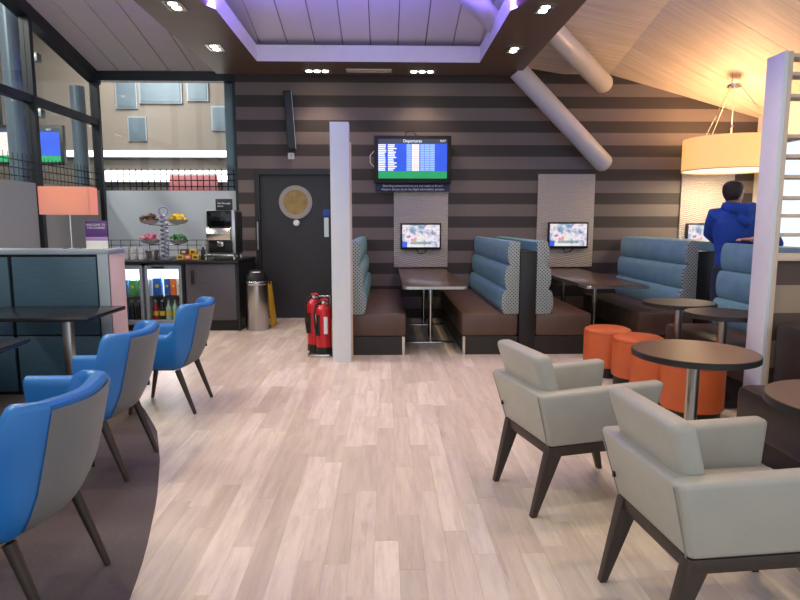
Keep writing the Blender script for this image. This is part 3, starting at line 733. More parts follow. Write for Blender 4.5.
# tea boxes, sauce bottle
for i, (x_, z_, mm) in enumerate(((-2.70, 0, 'carton_yellow'), (-2.60, 0, 'carton_orange'), (-2.50, 0, 'carton_yellow'), (-2.65, .07, 'snack_brown'), (-2.53, .07, 'carton_yellow'))):
    t = thing('tea_box', ('yellow tea box at the snack stand end of the counter row', 'orange tea box between two yellow ones on the counter', 'yellow tea box nearest the coffee machine on the counter', 'brown tea box stacked on top of the counter row', 'yellow tea box stacked on top of the counter row')[i], 'box', (x_, 8.02, .92 + z_), 0)
    part('carton', mm, t, box, -.046, .046, -.04, .04, 0, .069, .003); part('label', 'white_label' if i % 2 else 'snack_brown', t, box, -.025, .025, -.042, -.040, .02, .05)
t = thing('syrup_bottle', 'dark bottle with a white cap beside the coffee machine', 'bottle', (-2.40, 8.0, .92)); part('glass_body', 'bottle_dark', t, lathe, bottle_shape(.03, .19), 16); part('cap', 'cap_white', t, lathe, [(0, .2), (.012, .2), (.012, .172), (0, .172)], 12)

# steel bin, folded yellow sign
t = thing('waste_bin', 'tall brushed steel waste bin with a black lid beside the door', 'bin', (-1.70, 7.92, 0))
part('drum', 'brushed_steel', t, lathe, [(0, 0), (.145, 0), (.15, .01), (.15, .62), (.145, .625)], 32)
part('rim', 'chrome', t, lathe, [(.15, .60), (.157, .61), (.157, .64), (.15, .65)], 32)
part('lid', 'black', t, lathe, [(.152, .64), (.15, .70), (.11, .78), (0, .80)], 32)
part('flap', 'white_label', t, lathe, [(0, .012), (.05, .008), (.06, 0), (0, 0)], 20, (.02, -.075, .765))
t = thing('folded_wet_floor_sign', 'folded yellow wet floor sign leaning between the bin and the door', 'sign', (-1.535, 8.2, 0)); t.rotation_euler = (0, R(-6), 0)
part('leaf', 'yellow', t, box, -.012, .004, -.14, .14, 0, .60, .004); part('leaf', 'yellow', t, box, .006, .022, -.14, .14, 0, .60, .004); part('grip', 'black', t, box, -.014, .024, -.05, .05, .57, .615, .004)

# ------------------------------------------------------------------ white partition post and extinguishers
t = thing('partition_post', 'tall white flat post at the end of the first booth', 'post', (-.44, 5.98, 0))
part('face_panel', 'white_paint', t, box, -.092, .092, 0, .14, 0, 2.372, .003)
part('side_strip', 'ladder_beige', t, box, .0, .105, .141, .19, .02, 2.20, .002)
st = thing('extinguisher_stand', 'chrome floor stand under the fire extinguishers', 'stand', (-.70, 6.27, 0))
part('tray', 'chrome', st, box, -.12, .12, -.07, .22, 0, .03, .01); part('upright', 'chrome', st, tube, [(.105, .2, .03), (.105, .2, .62)], .012, 10)
part('crossbar', 'chrome', st, tube, [(.105, .2, .615), (-.02, .2, .615)], .010, 10)
def extinguisher(x, y, r, h, label):
    t = thing('fire_extinguisher', label, 'fire extinguisher', (x, y, .03))
    part('cylinder', 'red', t, lathe, [(0, .07), (r, .07), (r, h - .06), (r * .85, h - .025), (r * .4, h), (.02, h + .005), (0, h + .005)], 28)
    part('skirt', 'black', t, lathe, [(0, 0), (r * 1.0, 0), (r * 1.03, .01), (r * 1.0, .075), (0, .075)], 28)
    part('valve', 'brushed_steel', t, cyl, 0, 0, h, h + .05, .018, .018, 12)
    part('squeeze_grip', 'red', t, tube, [(-.03, 0, h + .045), (.02, -.02, h + .06), (.05, -.06, h + .05)], [.010, .012, .008], 8)
    part('carry_grip', 'brushed_steel', t, tube, [(-.02, 0, h + .03), (.03, -.04, h + .025), (.05, -.07, h + .02)], [.009, .010, .007], 8)
    part('gauge', 'white_label', t, tube, [(0, -.018, h + .025), (0, -.032, h + .025)], .014, 12)
    part('hose', 'black', t, tube, [(-.015, 0, h + .03), (-r * .9, -.03, h + .01), (-r - .012, -.05, h - .08), (-r - .005, -.06, .32), (-r * .8, -.07, .2)], [.009, .009, .009, .012, .016], 10)
    part('label', 'white_label', t, tube, [(r * .35, -r * .93, .22), (r * .35, -r * .93, .40)], [(.022, .012), (.022, .012)], 8)
    part('band', 'black', t, tube, [(-r * .55, -r * .8, .20), (-r * .55, -r * .8, .42)], [(.026, .012), (.026, .012)], 8)
extinguisher(-.65, 6.275, .08, .52, 'red fire extinguisher with white label in front on the chrome stand')
extinguisher(-.765, 6.43, .078, .56, 'taller red fire extinguisher standing behind the other on the stand')

# ------------------------------------------------------------------ booths
BY0, BY1 = 6.28, 8.72
def roll_profile(flip):
    """back cushion cross section in (x,z), rolls on +x side"""
    pts = []; zb, zt = .44, 1.215; n_ = 3; ph = (zt - zb) / n_
    for i in range(n_):
        c = zb + ph * (i + .5); lean = .185 - .028 * i
        for k in range(9):
            a = R(-90 + 180 * k / 8); pts.append((lean - .045 + .045 * math.cos(a) ** .8 if 0 < k < 8 else lean - .045, c + ph * .5 * math.sin(a)))
    pts += [(.06, zt), (.0, zt - .015), (.0, zb)]
    return [(flip * x_, z_) for x_, z_ in pts]
def bench(name_label, xb, flip, y0=BY0, y1=BY1, depth=.70, off=.09, leather='blue_leather_bench', seat='brown_leather', rz=0, at=None, group=None, dot=True):
    t = thing('booth_bench', name_label, 'bench', at or (xb, y0, 0), rz, group); L = y1 - y0
    s = flip; X = lambda a: s * a
    def bx(nm, m, x0, x1, ya, yb, z0, z1, bev=0): 
        a, b_ = sorted((X(x0), X(x1))); return part(nm, m, t, box, a, b_, ya, yb, z0, z1, bev)
    bx('plinth', 'dark_plinth', off, depth - .03, .02, L, 0, .20)
    bx('seat', seat, off, depth, 0, L, .20, .45, .035)
    bx('corner_trim', 'chrome', depth - .045, depth - .018, .008, .035, .0, .20)
    prof = [(X(off) + x_, z_) for x_, z_ in roll_profile(s)]
    bm = bm_new(); prism(bm, prof, .035, L - .02, 'y'); bk = obj('back_cushion', bm, leather, t)
    if dot:
        bm = bm_new(); prism(bm, [(X(off) + (x_ - 0) * 1.0, z_) for x_, z_ in roll_profile(s)], 0, .034, 'y', .004); obj('end_panel', bm, 'dotted_fabric', bk)
    return t
def divider_panel(x, label, BY1=BY1):
    t = thing('booth_divider', label, 'divider', (x, BY0 - .01, 0))
    part('panel', 'black', t, box, -.085, .085, 0, BY1 - BY0, 0, 1.09, .003); part('cap', 'black', t, box, -.086, .086, -.001, BY1 - BY0, 1.09, 1.105, .003)
divider_panel(-.475, 'dark booth end panel behind the white post'); divider_panel(1.51, 'dark panel between the first and second booth benches'); divider_panel(3.41, 'dark panel behind the man in blue', 8.10)
bench('brown and blue booth bench beside the white post', -.475, 1)
bench('brown and blue booth bench facing the white post across the table', 1.51, -1)
bench('booth bench backing onto the first booth, next to the orange stools', 1.51, 1)
bench('long blue booth bench with its back to the standing man', 3.41, -1, BY0, 8.10)
bench('booth bench on the far side of the dark panel behind the man', 3.41, 1)
def booth_table(x0, x1, label):
    t = thing('booth_table', label, 'table', ((x0 + x1) / 2, 6.22, 0)); h = (x1 - x0) / 2
    bm = bm_new(); prism(bm, rrect(-h, h, 0, WY - 6.22 - .01, .05), .712, .745, 'z', .002); obj('top', bm, 'table_brown', t)
    bm = bm_new(); prism(bm, rrect(-h - .004, h + .004, -.004, .3, .052), .714, .743, 'z', .003); obj('metal_edge', bm, 'brushed_steel', t)
    part('leg', 'chrome', t, tube, [(0, .72, .02), (0, .72, .712)], .025, 16); part('leg', 'chrome', t, tube, [(0, 1.95, .02), (0, 1.95, .712)], .025, 16)
    part('foot', 'chrome', t, box, -.28, .28, .68, .76, 0, .02, .005); part('foot', 'chrome', t, box, -.28, .28, 1.91, 1.99, 0, .02, .005)
booth_table(.19, .87, 'dark brown booth table with steel edge under the departures screen')
booth_table(2.12, 2.80, 'dark brown booth table with steel edge behind the orange stools')
booth_table(4.12, 4.76, 'dark brown booth table hidden behind the standing man')
def wall_panel(x0, x1, z0, z1, label):
    tag(part('wave_wall_panel', 'wave_panel', None, box, x0, x1, WY - .03, WY, z0, z1, .004), label, 'panel')
wall_panel(.13, .915, .76, 1.90, 'pale wavy wall panel under the departures screen')
wall_panel(2.22, 3.05, .76, 2.105, 'pale wavy wall panel behind the second booth screen')
wall_panel(4.32, 5.10, .76, 2.50, 'pale wavy wall panel behind the man under the drum lamp')
def news_tv(x, z, label):
    t = thing('wall_screen', label, 'screen', (x, WY - .09, z))
    part('case', 'black', t, box, -.295, .295, 0, .05, -.19, .19, .008)
    o = part('picture', 'news_picture', t, box, -.27, .27, -.004, .0, -.155, .165)
    part('bracket', 'dark_frame', t, box, -.08, .08, .05, .065, -.08, .08); part('cable', 'black', t, tube, [(-.06, .03, -.19), (-.03, .04, -.25), (.05, .045, -.24), (.09, .04, -.19)], .007, 6)
news_tv(.52, 1.21, 'small news television in the first booth under the departures screen')
news_tv(2.665, 1.225, 'small news television in the second booth beside the blue bench back')
news_tv(4.70, 1.21, 'small news television partly hidden by the man in blue')
# departures screen
t = thing('departures_screen', 'wall mounted black framed departures screen above the first booth', 'screen', (.395, WY - .16, 2.29))
part('case', 'black', t, box, -.545, .545, 0, .09, -.33, .33, .010); part('mount', 'dark_frame', t, box, -.15, .15, .09, .16, -.15, .15)
def fids_on(t, w, h, dz):
    before = set(t.children); fids(t, w, h)
    for c in t.children:
        if c not in before: c.location.z += dz
fids_on(t, .97, .545, .01)
part('power_led', 'scr_green', t, box, -.006, .006, -.003, 0, -.318, -.312)
part('cable', 'black', t, tube, [(-.1, .06, .33), (-.09, .05, .38), (.0, .05, .40), (.06, .06, .33)], .007, 6)
part('side_cable', 'white_warm', t, tube, [(-.545, .05, .12), (-.60, .06, .06), (-.60, .06, -.04), (-.545, .05, -.10)], .008, 6)
t = thing('notice_strip', 'narrow navy notice strip with white lettering below the departures screen', 'sign', (.40, WY - .10, 1.905))
part('board', 'sign_navy', t, box, -.53, .53, 0, .04, -.055, .052, .003)
text('lettering', 'Boarding announcements are not made at Bristol', .043, 'text_white', t, (0, -.002, .010), align='CENTER')
text('lettering', 'Airport, please check the flight information screens', .043, 'text_white', t, (0, -.002, -.040), align='CENTER')

# ------------------------------------------------------------------ right partition, banquettes
hw = thing('slatted_partition', 'low striped wall with beige ladder slats and a white end post', 'partition', (2.63, 4.0, 0))
part('end_post', 'white_paint', hw, box, -.03, .0, -.0, .19, 0, 2.51, .003)
part('post_edge', 'ladder_beige', hw, box, .0, .03, .0, .19, 0, 2.51, .002)
part('striped_base', 'halfwall_stripes', hw, box, .03, 2.75, .05, .17, 0, 1.145)
part('sill', 'ladder_beige', hw, box, .03, 2.75, .0, .19, 1.145, 1.19, .004)
for z_ in (2.49, 2.375, 2.235, 1.975, 1.845, 1.71, 1.57, 1.45, 1.32):
    part('slat', 'ladder_beige', hw, box, .03, 2.75, .03, .16, z_ - .012, z_ + .012, .002)
bench('blue grey banquette facing the round tables beside the white end post', 3.30, -1, 4.21, 5.62, depth=.62, off=.0, group=None, dot=False)
t = thing('dark_banquette', 'dark low banquette by the round table at the end post', 'bench', (2.07, 2.2, 0))
part('plinth', 'dark_plinth', t, box, .14, .68, 0, 1.16, 0, .20); part('corner_trim', 'chrome', t, box, .125, .155, 1.13, 1.165, 0, .20)
part('seat', 'dark_leather', t, box, -.02, .72, -.02, 1.18, .20, .47, .05)
part('side_back', 'dark_leather', t, box, .60, .80, -.02, 1.20, .47, .82, .05)
part('corner_back', 'dark_leather', t, box, .58, 2.2, 1.20, 1.78, .0, .74, .06)
# round tables
def round_table(x, y, r, label, top='table_round', h=.72):
    t = thing('round_table', label, 'table', (x, y, 0))
    part('top', top, t, lathe, [(0, h), (r - .004, h), (r - .004, h - .002), (0, h - .002)], 56)
    part('edge_band', 'table_edge', t, lathe, [(0, h - .0025), (r, h - .0025), (r, h - .032), (r - .01, h - .036), (0, h - .036)], 56)
    part('leg', 'brushed_steel', t, cyl, 0, 0, .015, h - .036, .032, .032, 20); part('top_plate', 'black', t, cyl, 0, 0, h - .046, h - .036, .1, .1, 24)
    part('foot', 'brushed_steel', t, lathe, [(0, 0), (.17, 0), (.17, .008), (.05, .018), (0, .018)], 40)
round_table(1.665, 3.13, .318, 'round brown table with a thick dark edge between grey armchairs and stools')
round_table(2.56, 5.12, .30, 'dark round table in front of the long blue booth bench', 'table_edge')
round_table(2.60, 4.50, .275, 'dark round table at the blue grey banquette beside the end post', 'table_edge')
round_table(1.84, 2.20, .33, 'round brown table in front of the dark low banquette')
# stools
def stool(x, y, label):
    t = thing('pouffe_stool', label, 'stool', (x, y, 0)); r = .212
    part('drum', 'orange_leather', t, lathe, [(0, .09), (r - .01, .09), (r, .10), (r, .40), (r - .008, .425), (r - .04, .44), (0, .445)], 40)
    part('base', 'black', t, lathe, [(0, 0), (r - .02, 0), (r - .02, .092), (0, .092)], 36)
    part('seam', 'orange_seam', t, lathe, [(r, .402), (r + .003, .406), (r, .410), (r - .003, .406), (r, .402)], 40)
stool(2.07, 5.45, 'orange leather drum stool standing closest to the booths')
stool(2.18, 5.03, 'orange leather drum stool second from the booths')
stool(2.16, 4.585, 'orange leather drum stool third from the booths')
stool(2.20, 4.14, 'orange leather drum stool right under the round brown table edge')

# ------------------------------------------------------------------ drum pendant lamp
t = thing('drum_pendant_lamp', 'large warm glowing drum pendant lamp above the standing man', 'lamp', (4.56, 8.0, 0)); r = .575
zc = ceil_z(4.56, 8.0)
bm = bm_new()
b = bmesh.new(); n_ = 56
ri = [[b.verts.new((rr * math.cos(2 * math.pi * k / n_), rr * math.sin(2 * math.pi * k / n_), z)) for k in range(n_)] for rr, z in ((r, 2.09), (r, 2.50), (r - .006, 2.50), (r - .006, 2.09))]
for a, d in zip(ri, ri[1:] + ri[:1]):
    for k in range(n_): b.faces.new((a[k], a[(k + 1) % n_], d[(k + 1) % n_], d[k]))
merge(bm, b); sh = obj('shade', bm, 'drum_shade', t)
part('shade_trim', 'white_warm', sh, lathe, [(r - .004, 2.082), (r + .004, 2.082), (r + .004, 2.094), (r - .004, 2.094), (r - .004, 2.082)], 56)
part('diffuser', 'drum_diffuser', t, lathe, [(0, 2.106), (r - .01, 2.106), (r - .01, 2.100), (0, 2.100)], 48)
part('ceiling_rose', 'chrome', t, cyl, .0, 0, zc - .15, zc - .12, .09, .09, 24)
for k in range(3):
    a = R(90 + 120 * k); part('hanger', 'chrome', t, tube, [(.06 * math.cos(a), .06 * math.sin(a), zc - .13), (.06 * math.cos(a), .06 * math.sin(a), zc + .05)], .006, 6)
    part('suspension_wire', 'chrome', t, tube, [(.07 * math.cos(a), .07 * math.sin(a), zc - .13), ((r - .01) * math.cos(a), (r - .01) * math.sin(a), 2.49)], .005, 6)
part('cord', 'white_label', t, tube, [(0, 0, zc - .14), (0, 0, 2.30)], .007, 8); part('knot', 'chrome', t, cyl, 0, 0, 2.64, 2.68, .016, .016, 10)
for k in range(3): part('bulb', 'drum_diffuser', t, lathe, [(0, -.06), (.04, -.03), (.04, .02), (.015, .06), (0, .06)], 14, (.2 * math.cos(R(120 * k)), .2 * math.sin(R(120 * k)), 2.30))
lamp('POINT', (0, 0, 2.56), 32, (1.0, .60, .30), name='pendant_up', parent=t, shadow_soft_size=.25)
lamp('AREA', (0, 0, 2.07), 26, (1.0, .76, .48), (0, 0, 0), 'pendant_down', t, shape='DISK', size=.95)

# ------------------------------------------------------------------ left divider with lamp and sign
DY = 4.85
t = thing('low_divider', 'low teal panelled divider with a pale ledge and peach end', 'divider', (-2.21, DY, .0016))
part('core', 'dark_frame', t, box, -1.8, -.06, .03, .27, 0, 1.15); part('ledge', 'ledge_grey', t, box, -1.8, .005, .0, .30, 1.15, 1.19, .004)
part('end_panel', 'peach_edge', t, box, -.06, .0, .0, .30, 0, 1.15, .002)
part('front_post', 'ledge_grey', t, box, -.085, -.0, -.005, .02, 0, 1.15, .002)
for a, b_ in ((-1.62, -.795), (-.765, -.10)):
    part('panel', 'teal_wood', t, box, a, b_, .0, .03, .50, 1.13, .006); part('panel', 'teal_wood', t, box, a, b_, .0, .03, .03, .49, .006)
t = thing('table_lamp', 'table lamp with an orange rectangular shade on the teal divider', 'lamp', (-2.56, DY + .14, 1.193), R(8))
part('base', 'chrome', t, lathe, [(0, 0), (.07, 0), (.07, .008), (.015, .016), (0, .016)], 28); part('stem', 'chrome', t, cyl, 0, 0, .012, .36, .008, .008, 12)
bm = bm_new(); w_, d_ = .185, .11
for (x0, x1, y0, y1) in ((-w_, w_, -d_, -d_ + .004), (-w_, w_, d_ - .004, d_), (-w_, -w_ + .004, -d_, d_), (w_ - .004, w_, -d_, d_)): box(bm, x0, x1, y0, y1, .275, .495)
obj('shade', bm, 'orange_shade', t); part('bulb', 'drum_diffuser', t, lathe, [(0, -.04), (.025, -.02), (.025, .02), (0, .045)], 12, (0, 0, .38))
lamp('POINT', (0, 0, .40), 2.8, (1, .66, .36), name='lamp_glow', parent=t, shadow_soft_size=.02)
t = thing('table_sign', 'small purple and white card sign on the teal divider ledge', 'sign', (-2.335, DY + .10, 1.194), R(-2))
part('upper_card', 'purple', t, box, -.088, .088, -.006, .006, .095, .225, .002); part('lower_card', 'white_label', t, box, -.088, .088, -.006, .006, .0, .065, .002)
mat('lilac', (170, 140, 190), .5); part('middle_card', 'lilac', t, box, -.088, .088, -.006, .006, .065, .095, .001); part('card_stand', 'white_label', t, box, -.088, .088, -.03, .03, -.001, .004)
text('lettering', 'WELCOME TO\nTHE LOUNGE', .024, 'text_white', t, (0, -.0075, .185), align='CENTER')
# tables and bench on the carpet side
def rect_table(x0, x1, y0, y1, label):
    t = thing('rectangular_table', label, 'table', ((x0 + x1) / 2, (y0 + y1) / 2, 0)); a, c = (x1 - x0) / 2, (y1 - y0) / 2
    part('top', 'table_black', t, box, -a, a, -c, c, .72, .75, .004); part('leg', 'brushed_steel', t, box, a - .33, a - .27, -.03, .03, .02, .72, .003); part('foot', 'brushed_steel', t, box, a - .52, a - .08, -.2, .2, .004, .02, .003)
    part('under_plate', 'black', t, box, a - .4, a - .2, -.1, .1, .71, .72)
rect_table(-3.0, -2.06, 4.16, 4.77, 'black rectangular table standing against the teal divider')
rect_table(-2.9, -2.02, 2.78, 3.42, 'black rectangular table in front of the brown wall bench')
t = thing('side_bench', 'dark brown leather bench opposite the blue armchairs', 'bench', (-3.1, 2.6, 0))
part('plinth', 'dark_plinth', t, box, -.5, .33, 0, 1.5, .004, .2); part('seat', 'brown_leather', t, box, -.5, .37, -.02, 1.52, .2, .46, .04); part('backrest', 'brown_leather', t, box, -.6, -.4, -.02, 1.52, .4, .9, .05)

# ------------------------------------------------------------------ blue tub armchairs
def blue_chair():
    """local: faces +y, origin on the floor under the seat centre"""
    t = thing('blue_armchair', 'blue armchair', 'armchair')
    hw, hd, rc, hf = .285, .28, .075, .15       # half width, half depth, back corner radius
    # plan path from front of right arm around the back to front of left arm
    path = []
    for k in range(9): path.append((hw, hf - (hf + hd - rc) * k / 8, 0))
    for k in range(1, 8): a = R(-90 * k / 8); path.append((hw - rc + rc * math.cos(a), -hd + rc + rc * math.sin(a), k / 8))
    for k in range(0, 11): path.append((hw - rc - (2 * hw - 2 * rc) * k / 10, -hd - .035 * math.sin(math.pi * k / 10), 1))
    for k in range(1, 8): a = R(-90 - 90 * k / 8); path.append((-hw + rc + rc * math.cos(a), -hd + rc + rc * math.sin(a), 1 - k / 8))
    for k in range(9): path.append((-hw, -hd + rc + (hf + hd - rc) * k / 8, 0))
    n_ = len(path)
    def ztop(i):
        x_, y_, b_ = path[i]
        s = min(1, max(0, (-.185 - y_) / .085)); s = s * s * (3 - 2 * s)
        return .60 + .215 * s - .006 * math.cos(x_ / hw * math.pi) * b_
    th = .075
    def section(i):
        x_, y_, b_ = path[i]; zt = ztop(i); zb = .33
        x2, y2, _ = path[max(i - 1, 0)]; x3, y3, _ = path[min(i + 1, n_ - 1)]
        tx, ty = x3 - x2, y3 - y2; l = math.hypot(tx, ty); nx, ny = -ty / l, tx / l   # inward candidates
        if nx * x_ + ny * y_ > 0: nx, ny = -nx, -ny
        out = []
        lean = .115 * b_
        def P(off, z): 
            k = (z - zb) / .52; inw = .05 * (1 - min(1, max(0, (z - zb) / .22))) ** 2
            return (x_ + nx * (off + inw), y_ + ny * (off + inw) - lean * k * b_, z)
        out.append(P(.03, zb)); 
        for z in (zb + .03, zb + .09, zb + .17): out.append(P(0, z))
        out.append(P(0, (zb + .17 + zt) / 2)); out.append(P(0.0, zt - .03))
        for a in (150, 120, 90, 60, 30): out.append(P(th / 2 - th / 2 * math.cos(R(180 - a)), zt - .03 + .03 * math.sin(R(a))))
        out[-5:] = [P(th / 2 + th / 2 * math.cos(R(a)), zt - .03 + .03 * math.sin(R(a))) for a in (150, 120, 90, 60, 30)]
        out.append(P(th, zt - .03)); out.append(P(th, .40))
        return out
    S = [section(i) for i in range(n_)]; b = bmesh.new(); V = [[b.verts.new(q) for q in s] for s in S]; m_ = len(S[0])
    for i in range(n_ - 1):
        for j in range(m_ - 1): b.faces.new((V[i][j], V[i + 1][j], V[i + 1][j + 1], V[i][j + 1]))
    b.faces.new(V[0]); b.faces.new(V[-1][::-1])
    for i in range(n_ - 1): b.faces.new((V[i][m_ - 1], V[i + 1][m_ - 1], V[i + 1][0], V[i][0]))
    bm = bm_new(); merge(bm, b); obj('shell', bm, 'blue_leather', t)
    # grey woven outer back panel
    b = bmesh.new(); idx = [i for i in range(n_) if path[i][2] >= .95]
    rows = []
    for i in idx:
        s = S[i]; x_, y_, b_ = path[i]; r_ = []
        c = Vector((0, -.05, 0)); 
        for q in s[0:6]:
            v = Vector(q); d = Vector((v.x * .35, v.y + .05, 0)).normalized(); r_.append(b.verts.new(v + d * .006))
        rows.append(r_)
    for a, c in zip(rows, rows[1:]):
        for j in range(5): b.faces.new((a[j], c[j], c[j + 1], a[j + 1]))
    bmesh.ops.solidify(b, geom=list(b.faces), thickness=.004)
    bm = bm_new(); merge(bm, b); bp = obj('back_panel', bm, 'weave_fabric', t)
    part('tag', 'black', bp, box, hw - rc - .0, hw - rc + .012, -hd - .022, -hd + .012, .42, .45)
    part('seat_cushion', 'blue_leather', t, box, -hw + .06, hw - .06, -hd + .06, hf + .02, .33, .46, .035, 3)
    part('seat_base', 'black', t, box, -hw + .08, hw - .08, -hd + .09, hf - .04, .322, .35, .01)
    for sx in (-1, 1):
        for sy in (-1, 1):
            p0 = (sx * .21, -.21 if sy < 0 else .09, .33); p1 = (sx * .215, -.325 if sy < 0 else .15, 0)
            part('leg', 'wenge', t, tube, [p1, p0], [.013, .023], 12)
    return t
bc = blue_chair()
def face(deg): return R(deg - 90)       # heading of +y in degrees from +x
# far chair rear feet (-1.40, 4.33/4.74)
bc.location = (-1.73, 4.54, .004); bc.rotation_euler = (0, 0, face(180)); bc['label'] = 'blue tub armchair with grey woven back beside the table at the teal divider'
B2 = dup(bc, (-1.735, 3.375, .004), face(180), 'middle one of three blue tub armchairs, its back legs on the carpet edge'); 
B3 = dup(bc, (-1.475, 2.135, .004), face(180), 'blue tub armchair wholly on the carpet, its grey back panel turned to the room')

# ------------------------------------------------------------------ grey armchairs
def grey_chair():
    """local: faces +y, origin on floor at the centre"""
    t = thing('grey_armchair', 'grey armchair', 'armchair')
    W2, F, Bk = .27, .31, -.31
    def slab(nm, m, p, bev=.02, par=t):
        bm = bm_new(); hexa(bm, p, bev, 3); return obj(nm, bm, m, par)
    # arms: taper inwards at bottom, outwards at top
    for s in (-1, 1):
        p = [(s * (W2 - .085), Bk + .035, .345), (s * (W2 - .025), Bk + .035, .345), (s * (W2 - .03), F - .03, .345), (s * (W2 - .085), F - .03, .345),
             (s * (W2 - .075), Bk - .04, .615), (s * (W2 + .008), Bk - .04, .615), (s * (W2 + .012), F + .01, .635), (s * (W2 - .065), F + .01, .635)]
        if s < 0: p = [p[1], p[0], p[3], p[2], p[5], p[4], p[7], p[6]]
        a = slab('arm', 'grey_leather', p, .022)
    p = [(-W2 + .03, Bk + .03, .345), (W2 - .03, Bk + .03, .345), (W2 - .03, Bk + .13, .345), (-W2 + .03, Bk + .13, .345), (-W2 + .01, Bk - .046, .615), (W2 - .01, Bk - .046, .615), (W2 - .01, Bk + .06, .615), (-W2 + .01, Bk + .06, .615)]
    bk = slab('outer_back', 'grey_leather', p, .02)
    for s in (-1, 1):
        bm = bm_new(); tube(bm, [(s * (W2 - .045), Bk + .028, .35), (s * (W2 - .02), Bk - .044, .60)], .0025, 6); obj('seam', bm, 'grey_seam', bk)
    part('tag', 'black', bk, box, -W2 + .05, -W2 + .062, Bk - .006, Bk + .006, .43, .45)
    p = [(-W2 + .075, Bk + .06, .43), (W2 - .075, Bk + .06, .43), (W2 - .075, Bk + .16, .43), (-W2 + .075, Bk + .16, .43), (-W2 + .045, Bk - .055, .79), (W2 - .045, Bk - .055, .79), (W2 - .045, Bk + .045, .79), (-W2 + .045, Bk + .045, .79)]
    slab('back_cushion', 'grey_leather', p, .034)
    part('seat_cushion', 'grey_leather', t, box, -W2 + .08, W2 - .08, Bk + .09, F + .0, .36, .465, .03, 3)
    # frame
    bm = bm_new(); box(bm, -.235, .235, Bk + .035, Bk + .085, .30, .348, .003); box(bm, -.235, .235, F - .115, F - .065, .30, .348, .003)
    box(bm, -.242, -.202, Bk + .04, F - .07, .30, .348, .003); box(bm, .202, .242, Bk + .04, F - .07, .30, .348, .003); obj('seat_rail', bm, 'wenge', t)
    for sx in (-1, 1):
        for sy in (-1, 1):
            if sy < 0: y0, y1, fy = Bk + .03, Bk + .115, Bk - .045
            else: y0, y1, fy = F - .125, F - .055, F - .02
            xa, xb = sorted((sx * .242, sx * .195)); xf0, xf1 = sorted((sx * .228, sx * .198)); k = .028
            p = [(xf0, fy, 0), (xf1, fy, 0), (xf1, fy + k, 0), (xf0, fy + k, 0), (xa, y0, .348), (xb, y0, .348), (xb, y1, .348), (xa, y1, .348)]
            slab('leg', 'wenge', p, .003)
    return t
gc = grey_chair()
gc.location = (.985, 3.0, 0); gc.rotation_euler = (0, 0, face(14)); gc['label'] = 'grey leather armchair with dark legs standing closer to the booths'
G2 = dup(gc, (1.21, 2.005, 0), face(5), 'grey leather armchair with dark legs standing farther from the booths')

